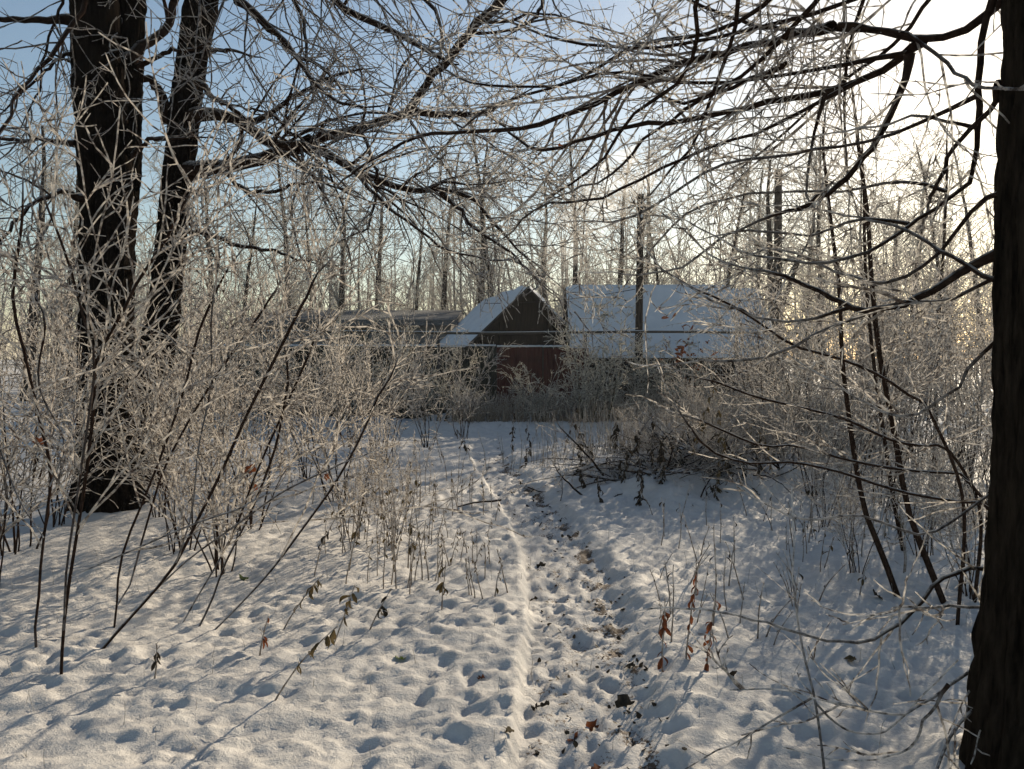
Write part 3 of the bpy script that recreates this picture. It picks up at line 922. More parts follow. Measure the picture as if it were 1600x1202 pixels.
# left front shrubs, their leaning stems traced one by one
LG = 'rime-covered shrubs on the left'
stems_shrub('frosted_shrub', 'tallest near left shrub, forked dark stem crossing the thick trunk', 'shrub', LG, ground_at(95, 1072),
            [stem_px([(95, 1075), (98, 1000), (104, 940), (116, 860), (132, 760), (146, 640), (150, 560), (180, 510), (215, 440), (235, 410), (262, 370)], 3.95, 4.5, 5.1, 5),
             stem_px([(100, 985), (103, 900), (112, 830), (126, 740), (140, 640), (148, 560), (128, 490), (110, 420), (85, 350)], 3.98, 4.2, 3.5, 4),
             stem_px([(112, 900), (160, 880), (230, 850), (300, 820), (360, 800)], 4.0, 4.4, 2.3, 3)], 101)
stems_shrub('frosted_shrub', 'left shrub with one long stem slanting up to the right', 'shrub', LG, ground_at(155, 1022),
            [stem_px([(152, 1024), (190, 980), (240, 925), (275, 880), (305, 820), (345, 740), (385, 650), (430, 560), (470, 480)], 4.35, 4.9, 4.7, 5),
             stem_px([(245, 920), (300, 870), (370, 820), (440, 770), (500, 740)], 4.5, 4.9, 2.7, 3),
             stem_px([(275, 880), (300, 800), (310, 700), (330, 600), (330, 500), (340, 420)], 4.5, 4.9, 2.7, 3)], 102)
stems_shrub('frosted_shrub', 'leftmost shrub with a crooked thin stem by the picture edge', 'shrub', LG, ground_at(57, 1024),
            [stem_px([(57, 1026), (54, 990), (60, 940), (64, 880), (72, 810), (80, 740), (60, 650), (40, 560), (20, 470), (30, 380)], 4.3, 4.8, 3.9, 5),
             stem_px([(68, 840), (30, 780), (0, 700), (-30, 600)], 4.4, 4.9, 2.3, 4),
             stem_px([(78, 760), (100, 690), (60, 600), (70, 500), (40, 440)], 4.5, 5.0, 2.3, 4)], 103)
stems_shrub('frosted_shrub', 'left shrub with two slim forked stems before the trunk base', 'shrub', LG, ground_at(180, 982),
            [stem_px([(178, 984), (183, 940), (186, 890), (200, 840), (225, 780), (260, 690), (290, 600), (310, 520), (340, 450)], 4.75, 5.2, 3.5, 4),
             stem_px([(184, 945), (205, 910), (215, 870), (235, 800), (262, 720), (330, 600), (400, 500)], 4.75, 5.4, 2.7, 4)], 104)
stems_shrub('frosted_shrub', 'left shrub of three thin slanting stems in clear snow', 'shrub', LG, ground_at(310, 990),
            [stem_px([(285, 975), (310, 930), (340, 880), (370, 820), (400, 740), (440, 650), (480, 560)], 4.75, 5.4, 2.3, 4),
             stem_px([(306, 990), (330, 940), (350, 885), (372, 840), (392, 800), (430, 700), (450, 600)], 4.7, 5.3, 3.1, 4),
             stem_px([(332, 988), (375, 945), (425, 890), (470, 830), (520, 760), (560, 690), (590, 620)], 4.7, 5.4, 2.7, 4)], 105)
# fuller shrubs farther left and behind: four shapes, copied
FAN = [stems_shrub('frosted_shrub', 'x', 'shrub', LG, np.zeros(3), fan_stems((0, 0, 0), nn, hh, sp, (.06, 0), rr, 200 + j), 200 + j)
       for j, (nn, hh, sp, rr) in enumerate([(7, 2.1, .40, .011), (7, 2.2, .34, .011), (8, 1.9, .45, .010), (6, 2.6, .30, .012)])]
FAN_USED = set()


def fan_copy(lab, group, px, d, kind, sc_, rz):
    if kind in FAN_USED:
        o = copy_tree(FAN[kind])
    else:
        o = FAN[kind]; FAN_USED.add(kind)
    o.location = tuple(on_ground(px, d)); o.rotation_euler = (0, 0, rz); o.scale = (sc_, sc_, sc_)
    o['label'] = lab; o['group'] = group


for lab, px, d, kd, sc_, rz in [
        ('broad dense shrub at the far left below eye level', 20, 6.6, 0, .85, 0),
        ('dense shrub filling the space just right of the thick trunk', 285, 6.6, 1, .78, 0),
        ('spreading shrub midway between thick trunk and footpath', 395, 7.4, 2, 1.0, 0),
        ('rounded thorny shrub nearest the left of the footpath', 525, 9.0, 2, 1.0, 2.2),
        ('tall shrub behind the second dark trunk', 330, 11.4, 3, 1.15, 0),
        ('tall shrub at the far left behind the thick trunk', 40, 10.5, 3, 1.2, 1.7),
        ('low shrub hugging the snow left of the thick trunk', 75, 7.6, 2, .85, 4.1),
        ('shrub just in front of the second dark trunk base', 245, 8.0, 3, .66, 3.3),
        ('shrub at the left picture edge, nearest the camera side', -40, 5.4, 1, .75, 3.7),
        ('small shrub in front of the spreading shrub, over the slanting stems', 350, 6.0, 2, .8, 1.2),
        ('shrub beside the road under the left end of the fence', 260, 15.5, 0, 1.3, 1.1),
        ('middle-distance shrub between the slanting stem and the road', 480, 10.6, 1, .8, 5.2),
        ('upright shrub by the snowy road left of the path', 600, 12.0, 0, .85, 2.5),
        ('shrub before the green fence where the path meets the road', 670, 14.6, 2, .95, .5),
        ('shrub near the left road edge below the grey shed', 545, 15.0, 1, 1.0, 3.9),
        ('small shrub left of the path at the road', 725, 16.4, 0, .8, 3.0),
        ('knee-high frosted shrub in the seedy weeds beside the path', 612, 6.9, 1, .42, 1.0),
        ('knee-high frosted shrub left of the seedy weeds by the path', 548, 7.0, 0, .45, 2.0)]:
    fan_copy(lab, LG, px, d, kd, sc_, rz)

# right saplings
RG = 'saplings beside the right trunk'
SPEC_SAP = [dict(dens=7.5, lf=.34, lmin=.2, lmax=.95, rf=.45, rmin=.004, rmax=.008, n=8, wig=.10, trop=(-.1, 0, .10), ang=(40, 75), sides=4, lo=.25, endf=.55),
            dict(dens=10, lf=.45, lmin=.07, lmax=.4, rf=.75, rmin=.0038, rmax=.005, n=4, wig=.12, ang=(38, 60), sides=3, lo=.1, endf=.65),
            dict(dens=10, lf=.35, lmin=.02, lmax=.08, rf=.85, rmin=.0026, rmax=.0036, n=2, wig=.1, ang=(45, 75), sides=3, lo=.05, endf=.7)]
stems_shrub('maple_sapling', 'dark right-hand sapling of the pair leaning apart near the trunk', 'sapling', RG, ground_at(1475, 945),
            [stem_px([(1477, 948), (1450, 880), (1420, 800), (1405, 720), (1390, 640), (1372, 540), (1362, 440), (1355, 330), (1340, 220)], 5.2, 5.5, 10.5, 6)], 301, SPEC_SAP)
stems_shrub('maple_sapling', 'dark left-hand sapling of the pair leaning apart near the trunk', 'sapling', RG, ground_at(1400, 932),
            [stem_px([(1403, 934), (1380, 870), (1352, 800), (1336, 720), (1325, 640), (1316, 560), (1312, 460), (1300, 360), (1290, 270)], 5.4, 5.6, 9.8, 5)], 302, SPEC_SAP)
stems_shrub('maple_sapling', 'thin straight sapling just behind the leaning pair', 'sapling', RG, on_ground(1412, 6.6),
            [stem_px([(1412, 865), (1396, 780), (1384, 700), (1372, 620), (1360, 520), (1352, 420), (1350, 300)], 6.6, 6.8, 6.8, 5)], 303, SPEC_SAP)
stems_shrub('maple_sapling', 'slim sapling farther off beside the right trunk, over the snow bank', 'sapling', RG, on_ground(1460, 10.5),
            [stem_px([(1458, 750), (1462, 660), (1462, 580), (1468, 480), (1475, 380), (1480, 260)], 10.5, 10.6, 6.8, 4)], 304, SPEC_SAP)
stems_shrub('maple_sapling', 'thin bare whip rising from the bottom edge right of the path', 'sapling', RG, on_ground(1290, 2.95),
            [stem_px([(1291, 1235), (1283, 1160), (1272, 1087), (1260, 1040), (1252, 1002), (1245, 960), (1238, 900)], 2.95, 3.1, 4.5, 3),
             stem_px([(1270, 1090), (1235, 1110), (1200, 1130), (1160, 1155)], 3.0, 3.1, 3.8, 3),
             stem_px([(1274, 1098), (1300, 1125), (1330, 1143), (1375, 1146), (1400, 1130)], 3.0, 3.0, 3.8, 3)], 305,
            [dict(dens=3, lf=.3, lmin=.05, lmax=.2, rf=.7, rmin=.002, rmax=.003, n=4, wig=.1, sides=3)])
# arching rimed sprays reaching in from the right saplings
k = 320
for lab, pix, d0 in [('arching rimed spray above the brush pile, the highest of four', [(1450, 640), (1380, 590), (1310, 560), (1240, 540), (1180, 500), (1130, 470), (1085, 452)], 4.6),
                     ('arching rimed spray crossing the top of the brush pile', [(1480, 700), (1400, 690), (1320, 655), (1230, 632), (1180, 620), (1120, 597)], 5.0),
                     ('arching rimed spray across the middle of the brush pile', [(1500, 740), (1420, 735), (1330, 720), (1240, 696), (1190, 697), (1110, 664)], 5.0),
                     ('lowest long arching rimed spray over the shaded snow', [(1540, 790), (1440, 775), (1380, 760), (1310, 737), (1235, 722), (1171, 724), (1110, 704), (1077, 666)], 4.7),
                     ('rimed spray curving down before the near right trunk', [(1600, 745), (1550, 770), (1480, 820), (1440, 836), (1400, 825), (1340, 805), (1280, 812)], 3.2)]:
    P, R = trace(pix, d0 + .1, d0 - .1, 5, 3.4, 18)
    g0 = np.array([P[0][0] + .25, P[0][1] + .1, gz(P[0][0] + .25, P[0][1] + .1) - .03])
    mid = P[0] * .5 + g0 * .5 + np.array([.12, 0, .12])
    q = smooth_line(np.column_stack([np.vstack([g0, mid, P]), np.concatenate([[R[0] * 1.2, R[0] * 1.1], R])]), 26)
    stems_shrub('frosted_shrub', lab, 'shrub', 'arching sprays on the right', g0, [(q[:, :3], q[:, 3])], k,
                [dict(dens=6, lf=.16, lmin=.08, lmax=.4, rf=.7, rmin=.004, rmax=.006, n=6, wig=.1, trop=(-.3, 0, .1), ang=(20, 45), sides=4, lo=.35),
                 dict(dens=10, lf=.4, lmin=.03, lmax=.14, rf=.8, rmin=.003, rmax=.004, n=3, wig=.1, sides=3, lo=.05)])
    k += 1
# right shrubs
RSG = 'rime-covered shrubs on the right'
for lab, px, d, kd, sc_, rz in [
        ('dense low shrub at the foot of the leaning sapling pair', 1440, 6.4, 2, .55, 2.7),
        ('dense shrub tucked against the right trunk at the snow bank', 1545, 7.6, 0, .8, 3.0),
        ('tall shrub behind the sapling pair under the bent limb', 1330, 9.6, 3, 1.0, .6),
        ('tall sunlit shrub beside the right trunk beyond the snow bank', 1500, 12.0, 3, 1.35, 2.9),
        ('broad twiggy shrub behind the brush pile', 1200, 13.2, 0, 1.05, 5.3),
        ('tall thin shrub right of the snowy roofs', 1400, 15.5, 3, 1.5, 5.6),
        ('upright shrub behind the right end of the brush pile', 1275, 12.2, 1, 1.0, 4.0),
        ('shrub near the road below the bent limb', 1340, 16.5, 1, 1.4, .9),
        ('tuft of frosted twigs on the left slope of the brush pile', 985, 10.6, 1, .33, .4),
        ('tuft of frosted twigs at the crest of the brush pile', 1060, 10.8, 0, .36, 1.4),
        ('tuft of frosted twigs low at the front of the brush pile', 1120, 9.6, 2, .30, 2.4),
        ('tuft of frosted twigs at the far right of the brush pile', 1225, 10.4, 0, .40, 3.4),
        ('low spreading bright shrub before the leaning sapling pair', 1345, 5.9, 1, .40, 5.1),
        ('bright shrub low against the right trunk', 1530, 5.4, 2, .5, .2),
        ('shrub in the gap left of the leaning sapling pair', 1275, 8.8, 2, .75, 1.9),
        ('shrub right of the leaning pair above the snow bank', 1520, 10.5, 2, 1.15, 4.1),
        ('tall shrub behind the gap left of the sapling pair', 1240, 15.8, 1, 1.35, 3.1),
        ('bright shrub right behind the leaning sapling pair', 1385, 8.4, 0, .85, .9),
        ('bright slender shrub between sapling pair and trunk', 1495, 8.8, 1, .95, 2.9),
        ('tall shrub veiling the right end of the snowy roof', 1170, 17.5, 3, 1.5, 2.2),
        ('low frosted shrub growing through the top of the brush pile', 1095, 11.2, 2, .5, 1.4),
        ('low frosted shrub growing through the right of the brush pile', 1180, 11.0, 1, .5, 2.4),
        ('dense shrub low between sapling pair and brush pile', 1290, 7.6, 1, .42, .3),
        ('tall shrub against the right trunk at eye height', 1585, 9.5, 3, 1.2, .2),
        ('shrub halfway back beside the slim sapling', 1440, 11.0, 1, 1.1, 4.4),
        ('small shrub left of the brush pile by the road', 1110, 15.0, 2, .85, 5.0)]:
    fan_copy(lab, RSG, px, d, kd, sc_, rz)

# ------------------------------------------------------------------ bushes along the fence, one shape copied
HG = 'bushes in front of the fence'
SPEC_HEDGE = [dict(dens=6, lf=.48, lmin=.2, lmax=.9, rf=.65, rmin=.006, rmax=.010, n=5, wig=.14, ang=(30, 65), sides=4, lo=.12, endf=.6),
              dict(dens=7, lf=.5, lmin=.10, lmax=.5, rf=.8, rmin=.009, rmax=.012, n=3, wig=.14, ang=(38, 65), sides=3, lo=.06, endf=.7),
              dict(dens=6, lf=.4, lmin=.06, lmax=.2, rf=.85, rmin=.008, rmax=.010, n=2, wig=.1, sides=3, endf=.7)]
proto = []
for s_ in range(3):
    proto.append(stems_shrub('fence_bush', 'x', 'bush', HG, np.zeros(3), fan_stems((0, 0, 0), 9, 1.75, .5, (0, 0), .018, 400 + s_, .3), 400 + s_, SPEC_HEDGE, 'hedge'))
hb = [(410, 18.8, 1.1, 'greenish frosted bush at the far left end of the fence'), (545, 18.9, 1.15, 'frosted bush against the fence below the grey shed windows'), (675, 18.8, 1.05, 'dark greenish bush before the green fence, left of the gable'), (850, 18.9, .85, 'short frosted bush standing before the dark red fence'), (925, 18.8, 1.3, 'tallest frosted bush, reaching above the red fence to the gable'),
      (985, 20.3, .95, 'frosted bush at the foot of the utility pole'), (1075, 20.4, 1.3, 'bush with reddish leaves before the snowy roof'),
      (340, 18.7, 1.2, 'frosted bush beyond the fence end, behind the two dark trunks'),
      (1260, 17.9, 1.2, 'frosted bush far back between brush pile and sapling pair'), (240, 17.9, 1.3, 'frosted bush far back seen between the dark trunks')]
for i, (px, d, s_, lab) in enumerate(hb):
    o = proto[i] if i < 3 else copy_tree(proto[i % 3])
    b = on_ground(px, d)
    o.location = tuple(b); o.scale = (s_, s_, s_); o.rotation_euler = (0, 0, i * 2.4)
    o['label'] = lab
    if 'reddish' in lab:
        rust = o

# ------------------------------------------------------------------ bare trees beyond, a few shapes copied
def far_tree(seed, h, r0, nlimb, up):
    rg = np.random.default_rng(seed)
    base = np.zeros(3)
    root = empty('bare_tree', base); tag(root, 'x', 'tree', 'frosted trees beyond the fence')
    P, R = grow(np.array([[0, 0, -.2]]), np.array([[rg.normal(0, .04), rg.normal(0, .04), 1.]]), np.array([h]), np.array([r0]), 16, .035, (0, 0, .1), rg, .18)
    link('trunk', Tubes().add(P, R, 9, rough=.05, seed=seed).mesh('trunk', M['far_trunk']), root)
    tb = Tubes()
    p, d, L, r = spawn(P, R, nlimb / h, rg, .22, 1., (28, 58), .40, .8, 4.5, .42, .02, .07, .62, .35)
    P1, R1 = grow(p, d, L, r, 8, .09, (0, 0, up), rg, .3)
    tb.add(P1, R1, 5)
    PA = np.concatenate([P1, smooth_line(np.column_stack([P[0], R[0]]), 9)[None, :, :3]]); RA = np.concatenate([R1, smooth_line(np.column_stack([P[0], R[0]]), 9)[None, :, 3]])
    add_twigs(tb, PA, RA, rg, [dict(dens=3.4, lf=.42, lmin=.5, lmax=1.9, rf=.5, rmin=.012, rmax=.022, n=5, wig=.13, trop=(0, 0, .1), ang=(30, 60), sides=3, lo=.15, endf=.55),
                              dict(dens=4.4, lf=.5, lmin=.2, lmax=.95, rf=.7, rmin=.010, rmax=.014, n=3, wig=.15, ang=(30, 60), sides=3, lo=.1, endf=.6),
                              dict(dens=4.4, lf=.5, lmin=.15, lmax=.5, rf=.8, rmin=.009, rmax=.012, n=2, wig=.15, ang=(35, 65), sides=3, lo=.1, endf=.7)])
    c = link('crown', tb.mesh('crown', M['far']), root)
    tag(c, kind='stuff')
    return root


fp = [far_tree(501, 11.5, .22, 22, .15), far_tree(502, 13.0, .19, 26, .35), far_tree(503, 9.0, .12, 22, .30), far_tree(504, 10.5, .25, 20, -.05), far_tree(505, 12.0, .14, 26, .5)]
spots = [(525, 34, 3, .82), (640, 38, 4, .9), (740, 36, 0, 1.0), (783, 33, 1, .95), (895, 35, 1, .92), (955, 38, 0, .95), (1040, 33, 2, .95), (1115, 35, 4, .95),
         (1215, 31, 3, .92), (1290, 36, 1, .95), (1345, 30, 2, .95), (1420, 34, 0, .88), (1490, 29, 4, .80), (1540, 37, 1, .90), (450, 40, 1, 1.0), (380, 33, 2, 1.0),
         (330, 42, 0, 1.05), (40, 30, 3, 1.0), (95, 36, 1, 1.0), (-30, 26, 2, 1.0), (240, 38, 4, 1.0), (590, 46, 0, 1.1), (690, 48, 1, 1.15), (840, 50, 3, 1.2), (1000, 50, 1, 1.2),
         (1170, 48, 0, 1.15), (1260, 45, 4, 1.1), (1380, 48, 3, 1.1), (490, 50, 4, 1.2), (150, 50, 0, 1.2), (1630, 33, 0, .9), (-90, 38, 0, 1.1)]
ORD = ['first', 'second', 'third', 'fourth', 'fifth', 'sixth', 'seventh', 'eighth', 'ninth', 'tenth', 'eleventh', 'twelfth', 'thirteenth', 'fourteenth', 'fifteenth',
       'sixteenth', 'seventeenth', 'eighteenth', 'nineteenth', 'twentieth', 'twenty-first', 'twenty-second']
lft = sorted([s_[0] for s_ in spots if s_[0] < 997], reverse=True); rgt = sorted([s_[0] for s_ in spots if s_[0] > 997])
used = set()
for i, (px, d, kd, sc_) in enumerate(spots):
    if kd in used:
        o = copy_tree(fp[kd])
    else:
        o = fp[kd]; used.add(kd)
    x = (px - 800) / F * d
    o.location = (x, d, gz(x, d) - .05); o.rotation_euler = (0, 0, i * 1.9); o.scale = (sc_, sc_, sc_)
    o['label'] = (f'bare frosted background tree, {ORD[lft.index(px)]} trunk leftward from the utility pole' if px < 997 else
                  f'bare frosted background tree, {ORD[rgt.index(px)]} trunk rightward from the utility pole')

# far wood that reads as one mass
rg = np.random.default_rng(606)
nT = 400
th = rg.uniform(-42, 44, nT); dd = rg.uniform(46, 92, nT)
p0 = np.stack([np.tan(np.radians(th)) * dd, dd, np.zeros(nT)], 1)
P, R = grow(p0, np.tile([0, 0, 1.], (nT, 1)) + rg.normal(0, .08, (nT, 3)), rg.uniform(7, 14, nT), rg.uniform(.05, .12, nT), 7, .05, (0, 0, .1), rg, .3)
tb = Tubes().add(P, R, 4)
add_twigs(tb, P, R, rg, [dict(dens=2.2, lf=.30, lmin=.6, lmax=3., rf=.4, rmin=.025, rmax=.05, n=4, wig=.12, trop=(0, 0, .3), sides=3, lo=.02, endf=.5),
                         dict(dens=1.3, lf=.5, lmin=.5, lmax=1.6, rf=.6, rmin=.022, rmax=.03, n=2, wig=.15, sides=3, lo=.1, endf=.6)])
o = link('treeline', tb.mesh('treeline', M['far'])); tag(o, 'hazy far wood of thin frosted trunks behind the houses', 'woodland', kind='stuff')

# young growth behind the fence and houses, one tangled mass
nT = 340
p0 = np.stack([rg.uniform(-30, 30, nT), rg.uniform(27, 46, nT), np.zeros(nT)], 1)
p0 = p0[~((p0[:, 0] > -11) & (p0[:, 0] < 14) & (p0[:, 1] < 36))]; nT = len(p0)
P, R = grow(p0, np.tile([0, 0, 1.], (nT, 1)) + rg.normal(0, .14, (nT, 3)), rg.uniform(2.5, 6.0, nT), rg.uniform(.025, .05, nT), 6, .06, (0, 0, .1), rg, .3)
tb = Tubes().add(P, R, 4)
add_twigs(tb, P, R, rg, [dict(dens=4.2, lf=.32, lmin=.5, lmax=1.8, rf=.5, rmin=.014, rmax=.03, n=4, wig=.12, trop=(0, 0, .3), sides=3, lo=.05, endf=.5),
                         dict(dens=4.2, lf=.45, lmin=.25, lmax=.8, rf=.6, rmin=.011, rmax=.02, n=2, wig=.15, sides=3, lo=.1, endf=.6)])
o = link('thicket', tb.mesh('thicket', M['far'])); tag(o, 'tangled frosted young growth filling the space behind fence and houses', 'thicket', kind='stuff')

# ------------------------------------------------------------------ tall dry grass and weeds before the fence: nobody could count these
def grass_mass(name, label, n, fx, seed, hmin, hmax, r, mat):
    rg = np.random.default_rng(seed)
    p0 = fx(rg, n)
    p0[:, 2] = height(p0[:, 0], p0[:, 1]) - .02
    P, R = grow(p0, np.tile([0, 0, 1.], (n, 1)) + rg.normal(0, .16, (n, 3)), rg.uniform(hmin, hmax, n), np.full(n, r), 4, .08, (0, 0, -.15), rg, .5)
    tb = Tubes().add(P, R, 3)
    add_twigs(tb, P, R, rg, [dict(dens=4, lf=.22, lmin=.04, lmax=.25, rf=.8, rmin=r * .7, rmax=r, n=2, wig=.1, sides=3, lo=.4)])
    o = link(name, tb.mesh(name, M[mat])); tag(o, label, 'grass', kind='stuff')


def band(x0, x1, y0, y1):
    return lambda rg, n: np.stack([rg.uniform(x0, x1, n), rg.uniform(y0, y1, n), np.zeros(n)], 1)


grass_mass('tall_grass', 'tall grey frosted grass along the far side of the snowy road', 3000, band(-1.5, 8.5, 18.4, 21.8), 701, .3, .85, .008, 'grass')
grass_mass('dry_weeds', 'tangled frosted weeds behind and beside the brush pile', 1500, lambda rg, n: np.stack([rg.normal(3.4, 1.3, n), rg.normal(12.3, .7, n), np.zeros(n)], 1), 702, .25, .9, .006, 'grass')
grass_mass('dry_weeds', 'frosted weeds on the snow bank between saplings and right trunk', 1300, band(3.2, 8.5, 7.0, 13.5), 703, .15, .6, .0045, 'grass')
grass_mass('grass_tufts', 'sparse dry grass blades poking through the near snow', 260, band(-3.5, 3.2, 3.0, 8.5), 704, .04, .16, .0016, 'grass')

# ------------------------------------------------------------------ brush pile on the mound
bp0 = np.array([MOUND[0] - .1, MOUND[1] - .2, gz(MOUND[0] - .1, MOUND[1] - .2)])
br = empty('brush_pile', bp0); tag(br, 'heap of cut dark branches and dead weeds on a snowy mound', 'brush pile')
rg = np.random.default_rng(808)
tb = Tubes()
PP, RR = [], []
for i in range(190):
    a = rg.uniform(-math.pi, math.pi); rr_ = abs(rg.normal(0, .55))
    x = bp0[0] + rr_ * math.cos(a) * 1.7; y = bp0[1] + rr_ * math.sin(a) * 1.0 - .35
    z = gz(x, y) + rg.uniform(-.02, .12)
    d = np.array([rg.normal(0, 1), rg.normal(0, .6), rg.uniform(-.1, .7)])
    P, R = grow(np.array([[x, y, z]]), d[None], np.array([rg.uniform(.4, 1.2)]), np.array([rg.uniform(.005, .016)]), 9, .12, (0, 0, -.25), rg, .3)
    link('branch', Tubes().add(P, R, 7, rough=.08, seed=i).mesh('branch', M['limb'], bp0), br)
    PP.append(P[0]); RR.append(R[0])
add_twigs(tb, np.array(PP), np.array(RR), rg, [dict(dens=8, lf=.4, lmin=.1, lmax=.5, rf=.6, rmin=.004, rmax=.008, n=5, wig=.2, sides=3), dict(dens=11, lf=.4, lmin=.03, lmax=.15, rf=.8, rmin=.003, rmax=.005, n=2, wig=.2, sides=3)])
tw = link('twigs', tb.mesh('twigs', M['shrub'], bp0), br); tag(tw, kind='stuff')


# ------------------------------------------------------------------ dead leaves and weeds
def leaf_mesh(name, L, W, mat, curl, seed):
    rg = np.random.default_rng(seed)
    n = 5
    V = []
    for i in range(n + 1):
        t = i / n
        w_ = W * math.sin(math.pi * min(t * .92 + .06, 1)) ** .8 * rg.uniform(.8, 1.15)
        z = -L * t
        y = curl * L * math.sin(t * 2.4)
        V += [(-w_, y + w_ * .6, z), (0, y, z), (w_, y + w_ * .5, z)]
    Q = []
    for i in range(n):
        for c in range(2):
            a = i * 3 + c
            Q.append((a, a + 1, a + 4, a + 3))
    return mesh_from(name, V, Q, mats=(mat,))


LEAF = {m_: [leaf_mesh('leaf', .075, .014, M[m_], cu, 900 + j) for j, cu in enumerate((.25, -.3, .5))] for m_ in ('leaf_red', 'leaf_brown', 'leaf_dark', 'leaf_green')}


def weed(name, label, group, base, h, lean, nleaf, leafmat, seed, lscale=1., nside=5, lo=.35):
    rg = np.random.default_rng(seed)
    root = empty(name, base); tag(root, label, 'weed', group)
    P, R = grow(np.array([[0, 0, -.03]]), np.array([[lean[0], lean[1], 1.]]), np.array([h]), np.array([.0052]), 9, .05, (lean[0], 0, -.1), rg, .5)
    tb = Tubes().add(P, R, 5)
    link('stalk', tb.mesh('stalk', M['stalk']), root)
    tb = Tubes()
    add_twigs(tb, P, R, rg, [dict(dens=nside / h, lf=.22, lmin=.03, lmax=.22, rf=.75, rmin=.0022, rmax=.003, n=4, wig=.12, ang=(30, 60), sides=3, lo=.35),
                             dict(dens=14, lf=.4, lmin=.015, lmax=.06, rf=.8, rmin=.002, rmax=.0026, n=2, wig=.1, sides=3)])
    if tb.n:
        tag(link('sprigs', tb.mesh('sprigs', M['stalk']), root), kind='stuff')
    for i in range(nleaf):
        t = rg.uniform(lo, .98); f = t * 9; j = min(int(f), 8); p = P[0, j] * (1 - (f - j)) + P[0, j + 1] * (f - j)
        o = link('leaf', LEAF[leafmat][rg.integers(3)], root, p)
        o.rotation_euler = (rg.normal(0, .35), rg.normal(0, .35), rg.uniform(0, 6.28))
        s_ = lscale * rg.uniform(.6, 1.3); o.scale = (s_, s_, s_)
    return root


WR = 'reddish dead stalks right of the path'
for i, (px, py, h, lab) in enumerate([(1036, 1045, .42, 'reddish-brown leafy dead stalk nearest the path, leftmost of three'),
                                      (1072, 1040, .52, 'reddish-brown leafy dead stalk in the middle of three'),
                                      (1104, 1046, .46, 'reddish-brown leafy dead stalk, rightmost of three')]):
    weed('dead_stalk', lab, WR, ground_at(px, py), h, (-.08 + .05 * i, 0), 13, 'leaf_red', 1000 + i, .75, 4, .1)
# drooping leafy weeds left of the path
WL = 'drooping dead weeds left of the path'
for i, (px, py, h, ln, nl, mt, lab) in enumerate([
        (425, 1092, .5, .55, 11, 'leaf_brown', 'bent weed with drooping olive leaves lowest left of the path'),
        (520, 1005, .38, .3, 8, 'leaf_brown', 'weed with a row of hanging brown leaves, upper left of green leaf'),
        (575, 990, .30, .3, 7, 'leaf_dark', 'short weed with three dark hanging leaves beside the brown row'),
        (440, 980, .45, .35, 9, 'leaf_brown', 'weed with yellowish drooping leaves below the thin slanting stems'),
        (490, 905, .60, .2, 10, 'leaf_dark', 'taller weed with blackened leaves at the shrub edge'),
        (545, 890, .55, .1, 9, 'leaf_brown', 'brown leafy weed behind the blackened weed'),
        (640, 930, .55, .05, 8, 'leaf_brown', 'pale seedy weed left of the path, halfway up'),
        (240, 1065, .22, .1, 5, 'leaf_dark', 'tiny dark-leaved weed alone in the near left snow'),
        (690, 960, .35, .0, 6, 'leaf_brown', 'small brown-leaved weed nearest the left path edge'),
        (405, 1020, .28, .1, 4, 'leaf_red', 'small weed with two reddish leaves left of the bent weed')]):
    weed('drooping_weed', lab, WL, ground_at(px, py), h, (ln, 0), nl, mt, 1100 + i, .8, 6, .45)
for i, (px, d, h, mt, lab) in enumerate([(800, 13.2, .75, 'leaf_dark', 'black-leaved weed at the left of the path by the road'), (830, 12.8, .6, 'leaf_dark', 'black-leaved weed in the middle of the path end'),
                                    (880, 12.5, .9, 'leaf_dark', 'tall black-leaved weed before the red fence'), (925, 11.5, .7, 'leaf_dark', 'black-leaved weed at the left foot of the brush pile'),
                                    (1000, 9.4, .55, 'leaf_dark', 'dark clumped weed low on the front of the mound'), (1075, 9.2, 1.1, 'leaf_brown', 'tall pale weed stalk before the middle of the brush pile'),
                                    (1040, 8.9, .6, 'leaf_dark', 'dark weed in shaded snow under the brush pile'), (1120, 8.6, .65, 'leaf_brown', 'brown weed clump at the right front of the mound'),
                                    (1140, 9.0, .9, 'leaf_brown', 'second tall pale weed stalk, right of the brush pile middle'), (735, 12.5, .6, 'leaf_dark', 'dark weed left of the path end by the road'),
                                    (960, 9.9, .6, 'leaf_dark', 'blackened weed clump on the left slope of the mound'), (1020, 10.2, .55, 'leaf_dark', 'blackened weed clump just under the brush top'),
                                    (1055, 9.8, .5, 'leaf_dark', 'low dark weed in front of the brush pile middle'), (1100, 10.0, .5, 'leaf_brown', 'brown weed tangled in the right of the brush'),
                                    (1165, 9.8, .6, 'leaf_brown', 'brown weed at the right shoulder of the mound'), (1000, 8.4, .35, 'leaf_dark', 'small dark weed in the shaded snow before the mound'),
                                    (915, 9.2, .3, 'leaf_dark', 'small dark weed beside the path bend'), (1210, 9.4, .7, 'leaf_brown', 'pale brown weed between mound and saplings')]):
    weed('leafy_weed', lab, 'dark-leaved weeds round the brush pile and path end', on_ground(px, d), h, (rng.normal(0, .1), 0), 26, mt, 1200 + i, .95, 9, .2)
